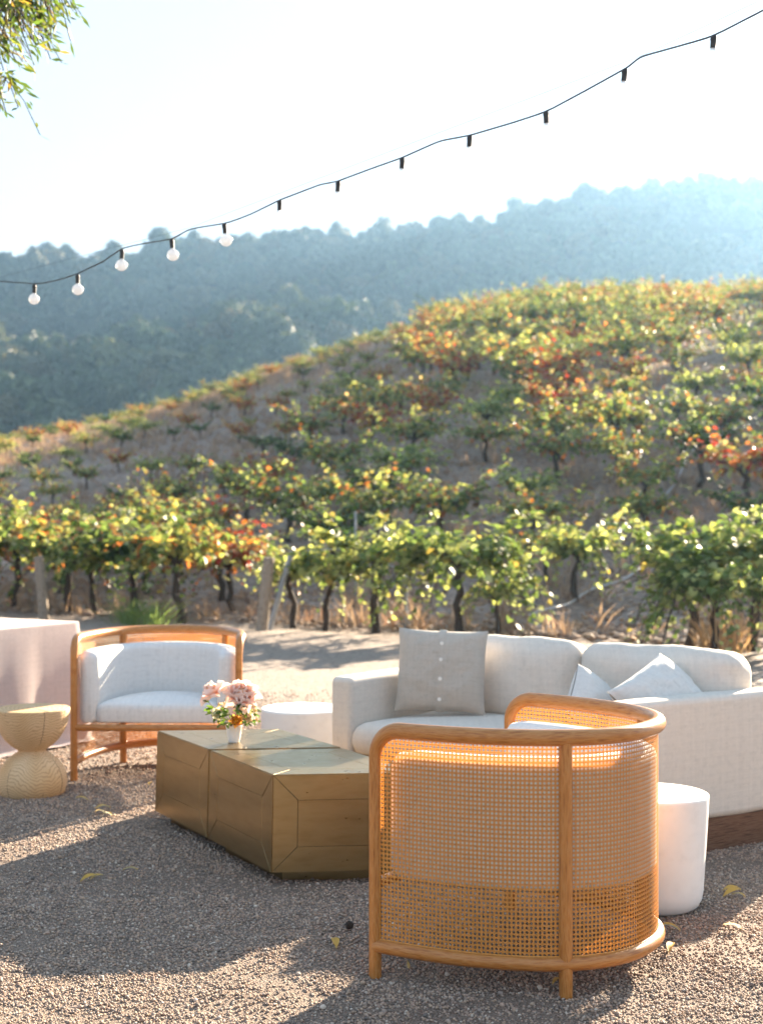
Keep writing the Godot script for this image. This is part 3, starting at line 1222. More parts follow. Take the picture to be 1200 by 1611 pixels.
# A cushion over any outline: layers are [inset, height] from the bottom up.
func outline_cushion(corners: Array, layers: Array, rounds := 3) -> ArrayMesh:
	var ring := rounded_ring(corners, rounds)
	var mid := Vector3.ZERO
	for p in ring:
		mid += p
	mid /= ring.size()
	var rings := []
	for l in layers:
		var out := PackedVector3Array()
		for p in ring:
			var q: Vector3 = p + (mid - p).normalized() * minf(l[0], mid.distance_to(p) * 0.97)
			q.y = l[1] + (0.004 * bumps.get_noise_2d(q.x * 4.0, q.z * 4.0) if l[0] > 0.03 else 0.0)
			out.append(q)
		rings.append(out)
	var mb := MB.new()
	loft(mb, rings)
	return mb.done(true)


func upright(long: Vector3, start: Vector3, length: float, thick: float, side: Vector3, low: float, high: float, r: float, bulge := Vector3.ZERO, inner := 8, uneven := 0.0) -> ArrayMesh:
	var mb := MB.new()
	var mid := start + long * length / 2.0 + side * thick / 2.0 + Vector3(0, (low + high) / 2.0, 0)
	soft_box(mb, Vector3(length, high - low, thick) / 2.0, r, Transform3D(Basis(long, Vector3.UP, long.cross(Vector3.UP)), mid), bulge, inner, uneven, start.x)
	return mb.done(true)


func pillow(wide: float, tall: float, thick: float, flange: float, fseed: float) -> ArrayMesh:
	var mb := MB.new()
	var n := 26
	for side in [1.0, -1.0]:
		var grid := []
		for i in n + 1:
			var row := []
			for j in n + 1:
				var u := float(i) / n * 2.0 - 1.0
				var v := float(j) / n * 2.0 - 1.0
				var puff := pow(maxf(0.0, (1.0 - pow(absf(u), 2.6)) * (1.0 - pow(absf(v), 2.6))), 0.55)
				var pinch := 1.0 - 0.05 * (1.0 - u * u * 0.0) * (1.0 - pow(absf(v), 3.0)) * pow(absf(u), 6.0)
				var pinch2 := 1.0 - 0.05 * (1.0 - pow(absf(u), 3.0)) * pow(absf(v), 6.0)
				var crease := 0.012 * bumps.get_noise_2d(u * 1.5 + fseed, v * 1.5) + 0.006 * bumps.get_noise_2d(u * 4.0 + fseed, v * 4.0)
				row.append(mb.vert(Vector3(u * wide / 2.0 * pinch, v * tall / 2.0 * pinch2, side * (thick / 2.0 * puff + flange) + crease * puff), Vector2(u * wide, v * tall)))
			grid.append(row)
		for i in n:
			for j in n:
				if side > 0.0:
					mb.quad(grid[i][j], grid[i][j + 1], grid[i + 1][j + 1], grid[i + 1][j])
				else:
					mb.quad(grid[i][j], grid[i + 1][j], grid[i + 1][j + 1], grid[i][j + 1])
	return mb.done(true)


func make_sofa() -> void:
	var t := thing("sofa", "cream linen two seat sofa on a dark walnut plinth", "sofa", w(0.98, 5.61, 0.0))
	var right_len := 1.32
	part("arm", upright(ER, Vector3.ZERO, right_len, 0.13, EN, 0.14, 0.652, 0.028, Vector3(0, 0.004, 0.006), 10, 0.004), M.sofa, t)
	part("arm", upright(E2, E1 * 1.43, 0.95, 0.13, E1, 0.14, 0.655, 0.028, Vector3(0, 0.004, 0.006), 10, 0.004), M.sofa, t)
	var b0 := E1 * 1.5 + E2 * 0.93
	var b1 := ER * (right_len - 0.12) + EN * 0.10
	var along := (b1 - b0).normalized()
	part("back_frame", upright(along, b0, b0.distance_to(b1), 0.12, -along.cross(Vector3.UP), 0.14, 0.60, 0.03, Vector3.ZERO, 8), M.sofa, t)
	var inner := EN * 0.135
	part("seat_base", outline_cushion([E1 * 1.42 + E2 * 0.02, inner + E2 * 0.03, inner + ER * 1.0, E1 * 1.42 + E2 * 0.9], [[0.02, 0.14], [0.0, 0.16], [0.0, 0.285], [0.02, 0.30]], 2), M.sofa, t)
	var front := [[0.03, 0.302], [0.006, 0.315], [-0.012, 0.36], [-0.006, 0.40], [0.012, 0.428], [0.045, 0.445], [0.12, 0.458], [0.3, 0.468]]
	part("seat_cushion", outline_cushion([E1 * 1.42 + E2 * 0.0, E1 * 0.71, E1 * 0.62 + E2 * 0.75, E1 * 1.42 + E2 * 0.75], front), M.sofa, t)
	part("seat_cushion", outline_cushion([E1 * 0.70, inner + E1 * 0.01 + E2 * 0.0, inner + ER * 0.82, E1 * 0.61 + E2 * 0.75], front), M.sofa, t)
	for e in [[1.035, 0.76, 0.80, 0.0], [0.235, 0.765, 0.785, 0.05]]:
		var mb := MB.new()
		var lean := Basis(E1, Vector3.UP, E1.cross(Vector3.UP)) * Basis(Vector3.RIGHT, 0.13)
		soft_box(mb, Vector3(0.385, 0.19, 0.095), 0.06, Transform3D(lean, E1 * e[0] + E2 * e[1] + Vector3(0, 0.605, 0)), Vector3(0.025, 0.03, 0.06), 18, 0.018, e[0] * 7.0)
		part("back_cushion", mb.done(true), M.sofa, t)
	# the walnut plinth
	part("plinth", upright(ER, ER * 0.02 + EN * 0.018, right_len - 0.04, 0.05, EN, -0.02, 0.138, 0.004, Vector3.ZERO, 2), M.walnut, t)
	part("plinth", upright(E1, E1 * 0.08 + E2 * 0.03, 1.44, 0.05, E2, -0.02, 0.138, 0.004, Vector3.ZERO, 2), M.walnut, t)
	part("plinth", upright(E2, E1 * 1.49 + E2 * 0.03, 0.86, 0.05, E1, -0.02, 0.138, 0.004, Vector3.ZERO, 2), M.walnut, t)
	part("plinth", upright(along, b0 - along.cross(Vector3.UP) * 0.03, b0.distance_to(b1), 0.05, -along.cross(Vector3.UP), -0.02, 0.138, 0.004, Vector3.ZERO, 2), M.walnut, t)
	# pillows
	var p := thing("grey_pillow", "square grey linen pillow with a row of buttons on the sofa", "pillow", w(0.285, 6.66, 0.672))
	p.transform.basis = Basis(Vector3.UP, deg_to_rad(-6.0)) * Basis(Vector3.RIGHT, deg_to_rad(-13.0)) * Basis(Vector3.BACK, deg_to_rad(-2.0))
	part("cover", pillow(0.43, 0.40, 0.15, 0.004, 3.0), M.grey_pillow, p)
	var strip := MB.new()
	var rows := []
	for j in 21:
		var v := j / 20.0 * 2.0 - 1.0
		var puff := pow(1.0 - pow(absf(v), 2.6), 0.55) if absf(v) < 1.0 else 0.0
		var z := 0.075 * puff * 0.998 + 0.0075 + 0.012 * bumps.get_noise_2d(3.0, v * 1.5) * puff
		rows.append([strip.vert(Vector3(-0.016, v * 0.196, z - 0.004)), strip.vert(Vector3(-0.015, v * 0.196, z)), strip.vert(Vector3(0.019, v * 0.196, z)), strip.vert(Vector3(0.020, v * 0.196, z - 0.004))])
	for j in 20:
		for k in 3:
			strip.quad(rows[j][k], rows[j + 1][k], rows[j + 1][k + 1], rows[j][k + 1])
	part("button_placket", strip.done(), M.grey_pillow, p)
	var disc := MB.new()
	lathe(disc, [Vector2(0.0, 0.004), Vector2(0.004, 0.003), Vector2(0.0075, 0.0045), Vector2(0.009, 0.003), Vector2(0.009, 0.0)], 14)
	var button := disc.done(true)
	for v in [0.62, 0.22, -0.24, -0.72]:
		var z: float = 0.075 * pow(1.0 - pow(absf(v), 2.6), 0.55) + 0.008 + 0.012 * bumps.get_noise_2d(3.0, v * 1.5)
		part("button", button, M.button, p, Transform3D(Basis(Vector3.RIGHT, PI / 2), Vector3(0.0, v * 0.196, z)))
	var shape := pillow(0.42, 0.42, 0.21, 0.003, 9.0)
	var b := Basis(Vector3.UP, deg_to_rad(30.0)) * Basis(Vector3.RIGHT, deg_to_rad(-38.0)) * Basis(Vector3.BACK, deg_to_rad(24.0))
	single("white_pillow", shape, M.white_pillow, "larger white pillow leaning on the sofa's right arm", "pillow", Transform3D(b, w(1.225, 6.0, 0.58)), "white pillows on the sofa")
	b = Basis(Vector3.UP, deg_to_rad(50.0)) * Basis(Vector3.RIGHT, deg_to_rad(-30.0)) * Basis(Vector3.BACK, deg_to_rad(38.0))
	single("white_pillow", shape, M.white_pillow, "smaller white pillow showing as a corner above the cane chair rail", "pillow", Transform3D(b.scaled(Vector3.ONE * 0.8), w(0.945, 6.14, 0.545)), "white pillows on the sofa")


# ------------------------------------------------------------------ cane chairs
const HALF := 0.44
const DEEP := 0.70
const STRAND := 0.0128
var bow: Array = []
var bow_n: Array = []
var bow_len := 0.0


func trace_bow() -> void:
	var fine := []
	for k in 2001:
		var a := PI * k / 2000.0
		fine.append(Vector2(HALF * signf(cos(a)) * pow(absf(cos(a)), 2.0 / 2.3), DEEP * pow(maxf(0.0, sin(a)), 2.0 / 2.3)))
	var run := [0.0]
	for k in range(1, 2001):
		run.append(run[-1] + fine[k].distance_to(fine[k - 1]))
	bow_len = run[-1]
	var j := 0
	for k in 401:
		var s := bow_len * k / 400.0
		while j < 1999 and run[j + 1] < s:
			j += 1
		bow.append(fine[j].lerp(fine[j + 1], (s - run[j]) / maxf(1e-9, run[j + 1] - run[j])))
	for k in 401:
		var d: Vector2 = (bow[mini(k + 1, 400)] - bow[maxi(k - 1, 0)]).normalized()
		bow_n.append(Vector2(d.y, -d.x))


func bow_at(s: float, y: float, off := 0.0) -> Vector3:
	var f := clampf(s / bow_len, 0.0, 1.0) * 400.0
	var i := mini(int(f), 399)
	var p: Vector2 = bow[i].lerp(bow[i + 1], f - i)
	var n: Vector2 = bow_n[i].lerp(bow_n[i + 1], f - i)
	p += n * off
	return Vector3(p.x, y, p.y)


func cane_top(s: float) -> float:
	var e := minf(s, bow_len - s)
	if e >= 0.085:
		return 0.733
	return 0.655 + sqrt(maxf(0.0, 0.085 * 0.085 - (0.085 - e) * (0.085 - e))) * 0.078 / 0.085


func ribbon(mb: MB, pts: Array, across: Array, half: float) -> void:
	var last := -1
	for k in pts.size():
		var i := mb.vert(pts[k] - across[k] * half, Vector2(pts[k].x + pts[k].z, pts[k].y))
		mb.vert(pts[k] + across[k] * half, Vector2(pts[k].x + pts[k].z + 0.002, pts[k].y))
		if last >= 0:
			mb.quad(last, i, i + 1, last + 1)
		last = i


func cane_panel(s0: float, s1: float) -> ArrayMesh:
	var mb := MB.new()
	var r := RandomNumberGenerator.new()
	r.seed = int(s0 * 1000.0) + 5
	var low := 0.116
	var high := 0.735
	var cols := int(round((s1 - s0) / STRAND))
	var px := (s1 - s0) / cols
	var rows := int(round((high - low) / 0.0132))
	var py := (high - low) / rows
	var tang := func(s: float) -> Vector3: return (bow_at(s + 0.003, 0.0) - bow_at(s - 0.003, 0.0)).normalized()
	for k in cols + 1:
		for g in [-0.00098, 0.00098]:
			var s: float = clampf(s0 + k * px + g, s0, s1)
			var t: Vector3 = tang.call(s)
			ribbon(mb, [bow_at(s, low), bow_at(s, (low + cane_top(s)) / 2.0), bow_at(s, cane_top(s))], [t, t, t], 0.00094)
	for j in rows + 1:
		for g in [-0.00098, 0.00098]:
			var y: float = low + j * py + g
			var pts := []
			var ups := []
			for k in cols + 1:
				var s := s0 + k * px
				if cane_top(s) < y:
					continue
				pts.append(bow_at(s, y, 0.0004 if k % 2 else -0.0004))
				ups.append(Vector3.UP)
			ribbon(mb, pts, ups, 0.00094)
	for way in [1, -1]:
		for c in range(-rows - 1, cols + rows + 2):
			var pts := []
			var outs := []
			for j in range(0, rows * 2 + 1):
				var fy := j * 0.5
				var fx: float = c + 0.5 + way * fy - (0 if way > 0 else 0)
				if fx < 0.0 or fx > cols:
					continue
				var s := s0 + fx * px
				var y := low + fy * py
				if y > cane_top(s):
					continue
				pts.append(bow_at(s, y, 0.0007 * way))
				var t: Vector3 = tang.call(s)
				outs.append((t * -way + Vector3.UP).normalized() if way > 0 else (t + Vector3.UP).normalized())
			if pts.size() > 1:
				ribbon(mb, pts, outs, 0.00085)
	return mb.done()


func make_cane_chairs() -> void:
	trace_bow()
	var t := thing("cane_chair", "", "chair")
	var leg_r := 0.0195
	# where the two rear posts stand
	var sp := 0.0
	for k in 401:
		if bow[k].x < 0.295:
			sp = bow_len * k / 400.0
			break
	# bent top rail
	var pts := PackedVector3Array()
	var rad := []
	for k in 9:
		var a := PI / 2 * k / 9.0
		pts.append(bow_at(0.085 * (1.0 - cos(a)), 0.67 + 0.085 * sin(a)))
		rad.append(lerpf(leg_r, 0.025, k / 9.0))
	var n := 120
	for k in n + 1:
		pts.append(bow_at(lerpf(0.085, bow_len - 0.085, float(k) / n), 0.755))
		rad.append(0.025)
	for k in range(8, -1, -1):
		var a := PI / 2 * k / 9.0
		pts.append(bow_at(bow_len - 0.085 * (1.0 - cos(a)), 0.67 + 0.085 * sin(a)))
		rad.append(lerpf(leg_r, 0.025, k / 9.0))
	var mb := MB.new()
	tube(mb, pts, rad, 18, true, Color.WHITE)
	part("top_rail", mb.done(), M.ash, t)
	mb = MB.new()
	pts = PackedVector3Array()
	for k in n + 1:
		pts.append(bow_at(bow_len * k / n, 0.098))
	tube(mb, pts, 0.0215, 16)
	part("bottom_rail", mb.done(), M.ash, t)
	for s in [0.0, bow_len]:
		mb = MB.new()
		var f := bow_at(s, 0.0)
		tube(mb, PackedVector3Array([f + Vector3(0, -0.012, 0), f + Vector3(0, 0.004, 0), f + Vector3(0, 0.35, 0), f + Vector3(0, 0.672, 0)]), [leg_r * 0.92, leg_r, leg_r, leg_r], 16)
		part("leg", mb.done(), M.ash, t)
	for s in [sp, bow_len - sp]:
		mb = MB.new()
		var f := bow_at(s, 0.0)
		tube(mb, PackedVector3Array([f + Vector3(0, -0.012, 0), f + Vector3(0, 0.004, 0), f + Vector3(0, 0.35, 0), f + Vector3(0, 0.745, 0)]), [leg_r * 0.92, leg_r * 1.03, leg_r * 1.03, leg_r * 1.03], 16)
		part("leg", mb.done(), M.ash, t)
	mb = MB.new()
	tube(mb, PackedVector3Array([Vector3(-HALF, 0.283, 0), Vector3(0, 0.283, 0), Vector3(HALF, 0.283, 0)]), 0.0175, 14)
	part("seat_rail", mb.done(), M.ash, t)
	# cane between the posts
	for e in [[leg_r * 0.9, sp - leg_r * 0.9], [sp + leg_r * 0.9, bow_len - sp - leg_r * 0.9], [bow_len - sp + leg_r * 0.9, bow_len - leg_r * 0.9]]:
		var panel := part("cane_panel", cane_panel(e[0], e[1]), M.cane, t)
		mb = MB.new()
		for s in e:
			tube(mb, PackedVector3Array([bow_at(s, 0.115, 0.002), bow_at(s, cane_top(s), 0.002)]), 0.003, 6)
		var row := PackedVector3Array()
		for k in 41:
			row.append(bow_at(lerpf(e[0], e[1], k / 40.0), 0.119, 0.002))
		tube(mb, row, 0.003, 6)
		part("edge_reed", mb.done(), M.cane, panel)
	# upholstered shell
	var rings := []
	var m := 90
	for k in m + 1:
		var s := lerpf(0.03, bow_len - 0.03, k / float(m))
		var e := minf(s - 0.03, bow_len - 0.03 - s)
		var inset := 0.0
		if e < 0.03:
			inset = 0.03 - sqrt(maxf(0.0, 0.0009 - (0.03 - e) * (0.03 - e)))
		var front := 1.0 - smoothstep(0.0, 0.10, e)
		var skin := lerpf(-0.0045, -0.024, front)
		var thick := lerpf(0.118, 0.090, front)
		var o := skin - inset * 0.7
		var i := skin - thick + inset * 0.7
		var lo := 0.302 + inset * 0.3
		var hi := 0.69 - inset * 0.8 - 0.012 * front
		var ring := PackedVector3Array()
		var rr := 0.034 - inset * 0.5
		for q in 7:
			var a := PI * q / 6.0
			ring.append(bow_at(s, hi - rr + rr * sin(a), (o + i) / 2.0 + (o - i) / 2.0 * cos(a)))
		for q in 5:
			ring.append(bow_at(s, lerpf(hi - rr - 0.03, lo + 0.02, q / 4.0), i - 0.008 * sin(PI * q / 4.0)))
		ring.append(bow_at(s, lo, i + 0.012))
		ring.append(bow_at(s, lo, o - 0.012))
		for q in 4:
			ring.append(bow_at(s, lerpf(lo + 0.02, hi - rr - 0.03, q / 3.0), o))
		rings.append(ring)
	mb = MB.new()
	loft(mb, rings)
	part("padded_back", mb.done(true), M.chair_cloth, t)
	# seat
	var outline := []
	for k in 61:
		outline.append(bow_at(lerpf(0.032, bow_len - 0.032, k / 60.0), 0.0, -0.116))
	for k in range(1, 16):
		outline.append(outline[60].lerp(outline[0], k / 16.0) + Vector3(0, 0, -0.012 * sin(PI * k / 16.0)))
	var mid := Vector3(0, 0, 0.28)
	rings = []
	for l in [[0.012, 0.304], [0.0, 0.312], [0.0, 0.375], [0.004, 0.392], [0.014, 0.404], [0.035, 0.412], [0.10, 0.422], [0.18, 0.430], [0.24, 0.434]]:
		var ring := PackedVector3Array()
		for p in outline:
			var q: Vector3 = p + (mid - p).normalized() * minf(l[0], mid.distance_to(p) * 0.95)
			q.y = l[1] + 0.003 * bumps.get_noise_2d(q.x * 3.0, q.z * 3.0)
			ring.append(q)
		rings.append(ring)
	mb = MB.new()
	loft(mb, rings)
	part("seat", mb.done(true), M.chair_cloth, t)
	tag(t, "large honey wood cane barrel chair seen from behind in front", "chair", "cane barrel chairs")
	t.position = w(0.219, 4.63, 0.0)
	t.rotation.y = atan2(0.84, 0.54)
	var c: Node3D = t.duplicate()
	c.name = numbered("cane_chair")
	add_child(c)
	c.position = w(-1.197, 7.45, 0.0)
	c.rotation.y = PI - 0.02
	tag(c, "cane barrel chair facing the viewer between linen table and brass tables", "chair", "cane barrel chairs")


# ------------------------------------------------------------------ brass tables
func brass_face(mb_list: Array, seams: MB, c: Array, normal: Vector3, margin: float) -> void:
	# c: four corners in order; five plates with hair joints between them
	var mid: Vector3 = (c[0] + c[1] + c[2] + c[3]) / 4.0
	var inn := []
	for k in 4:
		var a: Vector3 = (c[(k + 1) % 4] - c[k]).normalized()
		var b: Vector3 = (c[(k + 3) % 4] - c[k]).normalized()
		var sn := a.cross(b).length()
		inn.append(c[k] + (a + b) * margin / sn)
	var plates := [inn]
	for k in 4:
		plates.append([c[k], c[(k + 1) % 4], inn[(k + 1) % 4], inn[k]])
	for p in plates:
		var pm := Vector3.ZERO
		for q in p:
			pm += q
		pm /= 4.0
		var tight := []
		for q in p:
			tight.append(q + (pm - q).normalized() * 0.0012)
		var mb := MB.new()
		slab(mb, tight, normal, 0.0035, 0.0008)
		mb_list.append(mb.done())
	for k in 4:
		var a: Vector3 = inn[k]
		var b: Vector3 = inn[(k + 1) % 4]
		var n := int(a.distance_to(b) / 0.021)
		for q in n:
			var p := a.lerp(b, (q + 0.5) / n) + (mid - a.lerp(b, 0.5)).normalized() * -0.007 + normal * 0.0035
			var x := (b - a).normalized()
			var y := normal.cross(x)
			var i := seams.vert(p + normal * 0.0012)
			var ring := []
			for s in 6:
				ring.append(seams.vert(p + (x * cos(TAU * s / 6.0) + y * sin(TAU * s / 6.0)) * 0.0024))
			for s in 6:
				seams.tri(i, ring[s], ring[(s + 1) % 6])


func brass_table(label: String, c: Array) -> void:
	# c: the four top corners, clockwise seen from above, as (X, D)
	var mid2 := Vector2.ZERO
	for p in c:
		mid2 += p / 4.0
	var t := thing("brass_table", label, "coffee table", w(mid2.x, mid2.y, 0.0), 0.0, "faceted brass tables")
	var top := []
	var low := []
	var foot_ring := []
	for p in c:
		var q := Vector3(p.x - mid2.x, 0.0, -(p.y - mid2.y))
		top.append(q + Vector3(0, 0.413, 0))
		low.append(q * (1.0 + 0.014 / q.length()) + Vector3(0, 0.046, 0))
		foot_ring.append(q * (1.0 - 0.075 / q.length()))
	var core := MB.new()
	loft(core, [PackedVector3Array(low), PackedVector3Array(top)])
	var core_flat := MB.new()
	for k in 4:
		var a: Vector3 = low[k]
		var b: Vector3 = low[(k + 1) % 4]
		core_flat.quad(core_flat.vert(a), core_flat.vert(b), core_flat.vert(top[(k + 1) % 4]), core_flat.vert(top[k]))
	core_flat.quad(core_flat.vert(top[0]), core_flat.vert(top[1]), core_flat.vert(top[2]), core_flat.vert(top[3]))
	core_flat.quad(core_flat.vert(low[3]), core_flat.vert(low[2]), core_flat.vert(low[1]), core_flat.vert(low[0]))
	part("body", core_flat.done(), M.brass_core, t)
	var plinth := MB.new()
	for k in 4:
		var a: Vector3 = foot_ring[k]
		var b: Vector3 = foot_ring[(k + 1) % 4]
		plinth.quad(plinth.vert(a + Vector3(0, -0.03, 0)), plinth.vert(b + Vector3(0, -0.03, 0)), plinth.vert(b + Vector3(0, 0.047, 0)), plinth.vert(a + Vector3(0, 0.047, 0)))
	part("plinth", plinth.done(), M.brass, t)
	var list := []
	var seams := MB.new()
	for k in 4:
		var face := [low[k], low[(k + 1) % 4], top[(k + 1) % 4], top[k]]
		var nrm: Vector3 = (face[1] - face[0]).cross(face[3] - face[0]).normalized()
		var out: Vector3 = (face[0] + face[1]) / 2.0
		if nrm.dot(Vector3(out.x, 0, out.z)) < 0.0:
			nrm = -nrm
		brass_face(list, seams, face, nrm, 0.095)
	brass_face(list, seams, top, Vector3.UP, 0.10)
	for m in list:
		part("brass_plate", m, M.brass, t)
	part("nail_heads", seams.done(), M.brass, t).set_meta("kind", "stuff")


func make_brass_tables() -> void:
	var f := Vector2(-0.730, 5.945)
	var u := Vector2(0.553, 0.055)
	var v := Vector2(0.300, -0.520)
	brass_table("left rear faceted brass coffee table carrying the flower cup", [f, f + u, f + u - v, f - v])
	var g := f + Vector2(0.012, -0.034)
	v = Vector2(0.306, -0.560)
	brass_table("right front faceted brass coffee table nearest the cane chair", [g, g + v, g + v + u, g + u])


# ------------------------------------------------------------------ small tables
func make_drum_tables() -> void:
	var profile := []
	for p in [[0.0, 0.004], [0.10, 0.002], [0.135, 0.006], [0.158, 0.020], [0.171, 0.045], [0.176, 0.075], [0.184, 0.20], [0.191, 0.31], [0.1955, 0.395], [0.1965, 0.405], [0.1945, 0.411], [0.189, 0.414], [0.10, 0.4145], [0.0, 0.4145]]:
		profile.append(Vector2(p[0], p[1] - 0.002))
	var mb := MB.new()
	lathe(mb, profile, 72)
	var shape := mb.done(true)
	single("drum_table", shape, M.drum, "tall white drum side table beside the front cane chair", "side table", Transform3D(Basis.IDENTITY, w(0.975, 5.03, 0.0)), "white drum side tables")
	profile = []
	for p in [[0.0, 0.0], [0.20, 0.0], [0.212, 0.006], [0.215, 0.02], [0.215, 0.396], [0.213, 0.405], [0.207, 0.4095], [0.10, 0.4105], [0.0, 0.4105]]:
		profile.append(Vector2(p[0], p[1]))
	mb = MB.new()
	lathe(mb, profile, 72)
	single("drum_table", mb.done(true), M.drum, "white drum side table behind the brass tables by the sofa's left arm", "side table", Transform3D(Basis.IDENTITY, w(-0.415, 7.32, 0.0)), "white drum side tables")


func make_wood_stool() -> void:
	var t := thing("wood_stool", "turned hourglass pine stool beside the left cane chair", "stool", w(-1.775, 7.12, 0.0))
	var size := 768
	var im := Image.create(size, size, false, Image.FORMAT_RGB8)
	var n := FastNoiseLite.new()
	n.seed = 9
	n.frequency = 0.006
	var pale := lin(0.70, 0.50, 0.30)
	var mid := lin(0.60, 0.39, 0.20)
	var ring := lin(0.24, 0.115, 0.045)
	var cracks := [0.05, 0.16, 0.33, 0.47, 0.62, 0.685, 0.79, 0.84]
	for y in size:
		for x in size:
			var u := float(x) / size
			var v := float(y) / size
			var warp := n.get_noise_3d(cos(u * TAU) * 130.0, sin(u * TAU) * 130.0, v * 260.0)
			var arch := 0.012 * cos(u * TAU * 6.0 + 1.0) + 0.03 * cos(u * TAU * 3.0)
			var ph := (v + arch * (1.0 if v > 0.5 else -1.0) + warp * 0.11) * 34.0
			var f := ph - floorf(ph)
			var line := smoothstep(0.55, 0.92, f) * (1.0 - smoothstep(0.94, 1.0, f))
			var c := pale.lerp(mid, clampf(0.5 + warp, 0.0, 1.0)).lerp(ring, line * 0.42)
			for k in cracks.size():
				var cu: float = cracks[k] + 0.006 * n.get_noise_2d(v * 500.0, k * 90.0)
				var wide := 0.0011 * (1.0 if k % 3 else 1.8) * smoothstep(0.0, 0.1, absf(v - 0.5) - 0.04 - 0.05 * (k % 3) - (0.3 if (k % 2 == 0) == (v > 0.5) else 0.0))
				if absf(u - cu) < wide:
					c = c.lerp(lin(0.09, 0.04, 0.018), 0.85)
			var kd := Vector2((u - 0.735) * 1.9, v - 0.60).length()
			if kd < 0.019:
				c = c.lerp(lin(0.10, 0.045, 0.02), 0.85 * smoothstep(0.019, 0.010, kd) + 0.1)
			im.set_pixel(x, y, c)
	var m := mat(Color.WHITE, 0.7)
	m.albedo_texture = ImageTexture.create_from_image(im)
	m.metallic_specular = 0.3
	var body := []
	for p in [[0.150, -0.008], [0.163, 0.006], [0.172, 0.035], [0.176, 0.065], [0.170, 0.10], [0.154, 0.138], [0.128, 0.172], [0.098, 0.197], [0.074, 0.212], [0.068, 0.219], [0.074, 0.226], [0.104, 0.246], [0.134, 0.275], [0.160, 0.315], [0.178, 0.36], [0.187, 0.405], [0.189, 0.428], [0.187, 0.432]]:
		body.append(Vector2(p[0], p[1]))
	var total := 0.0
	for k in range(1, body.size()):
		total += body[k].distance_to(body[k - 1])
	m.uv1_scale = Vector3(1, 1.0 / total, 1)
	var mb := MB.new()
	lathe(mb, body, 64)
	part("turned_body", mb.done(true), m, t)
	var tm: StandardMaterial3D = m.duplicate()
	tm.uv1_scale = Vector3(0.35, 1.4, 1)
	mb = MB.new()
	lathe(mb, [Vector2(0.187, 0.432), Vector2(0.184, 0.4345), Vector2(0.15, 0.435), Vector2(0.08, 0.435), Vector2(0.002, 0.435)], 64)
	part("top", mb.done(true), tm, t)


func make_linen_table() -> void:
	var corner := Vector2(-1.888, 8.745)
	var f := Vector2(-0.49, -0.872)
	var g := Vector2(-0.872, 0.49)
	var la := 1.83
	var lb := 0.76
	var mid := corner + f * la / 2.0 + g * lb / 2.0
	var t := thing("folding_table", "long table hidden under the pinkish linen cloth at the left", "table", w(mid.x, mid.y, 0.0), atan2(f.y, f.x))
	part("tabletop", box(Vector3(la - 0.02, 0.03, lb - 0.02), 0.006), M.post, t, Transform3D(Basis.IDENTITY, Vector3(0, 0.735, 0)))
	for s in [[-1, -1], [-1, 1], [1, -1], [1, 1]]:
		var lm := MB.new()
		tube(lm, PackedVector3Array([Vector3(s[0] * 0.75, -0.01, s[1] * 0.28), Vector3(s[0] * 0.75, 0.72, s[1] * 0.28)]), 0.014, 8)
		part("leg", lm.done(), M.steel, t)
	var rings := []
	var r := 0.025
	var outline := []
	var ns := 44
	for k in 4:
		var corners := [Vector2(0, 0), Vector2(la, 0), Vector2(la, lb), Vector2(0, lb)]
		var a: Vector2 = corners[k]
		var b: Vector2 = corners[(k + 1) % 4]
		for s in ns:
			outline.append([a.lerp(b, float(s) / ns), k, float(s) / ns])
	for l in [[0.06, 0.7565], [0.012, 0.757], [0.003, 0.754], [0.0, 0.745], [0.0, 0.66], [0.0, 0.52], [0.0, 0.36], [0.0, 0.2], [0.0, 0.09], [0.0, 0.035], [-0.03, 0.012]]:
		var ring := PackedVector3Array()
		var fall: float = clampf((0.745 - l[1]) / 0.74, 0.0, 1.0)
		for e in outline:
			var p: Vector2 = e[0]
			var c := Vector2(clampf(p.x, 0.3, la - 0.3), clampf(p.y, 0.3, lb - 0.3))
			var out: Vector2 = (p - c).normalized()
			var near_corner: float = minf(e[2], 1.0 - e[2])
			var side_len: float = la if e[1] % 2 == 0 else lb
			var flare := 0.07 * fall * exp(-near_corner * side_len / 0.10)
			var fold := fall * (0.012 * sin(e[2] * side_len * 15.0 + e[1] * 2.0) + 0.022 * bumps.get_noise_1d(e[2] * side_len * 2.0 + e[1] * 31.0))
			var crease := 0.010 * exp(-pow((e[2] * side_len - (1.12 if e[1] == 0 else 0.4)) / 0.03, 2.0)) * smoothstep(0.0, 0.2, fall)
			p += out * (flare + fold + crease + 0.012 * fall - l[0])
			var world := corner + f * p.x + g * p.y
			ring.append(w(world.x, world.y, l[1] + (0.010 * bumps.get_noise_1d(e[2] * 9.0) if l[1] < 0.05 else 0.0)))
		rings.append(ring)
	var mb := MB.new()
	loft(mb, rings, true, true, false)
	single("tablecloth", mb.done(true), M.linen, "pale pinkish linen cloth hanging to the ground over the table at left", "tablecloth")


# ------------------------------------------------------------------ flowers
func petal(long: float, wide: float, cup: float, curl: float, base: Color, tip: Color) -> ArrayMesh:
	var mb := MB.new()
	var rows := []
	for i in 7:
		var t := i / 6.0
		var row := []
		var half := wide * 0.5 * sin(PI * pow(0.12 + 0.80 * t, 0.8))
		for j in 7:
			var s := j / 6.0 * 2.0 - 1.0
			var z := cup * (1.0 - s * s) * sin(PI * t * 0.7) + cup * 0.4 * t
			row.append(mb.vert(Vector3(s * half, long * t * (1.0 - 0.06 * s * s), z - cup * 0.9 * s * s * t + curl * t * t * t), Vector2(s, t), base.lerp(tip, smoothstep(0.1, 0.8, t))))
		rows.append(row)
	for i in 6:
		for j in 6:
			mb.quad(rows[i][j], rows[i + 1][j], rows[i + 1][j + 1], rows[i][j + 1])
	return mb.done(false, true)


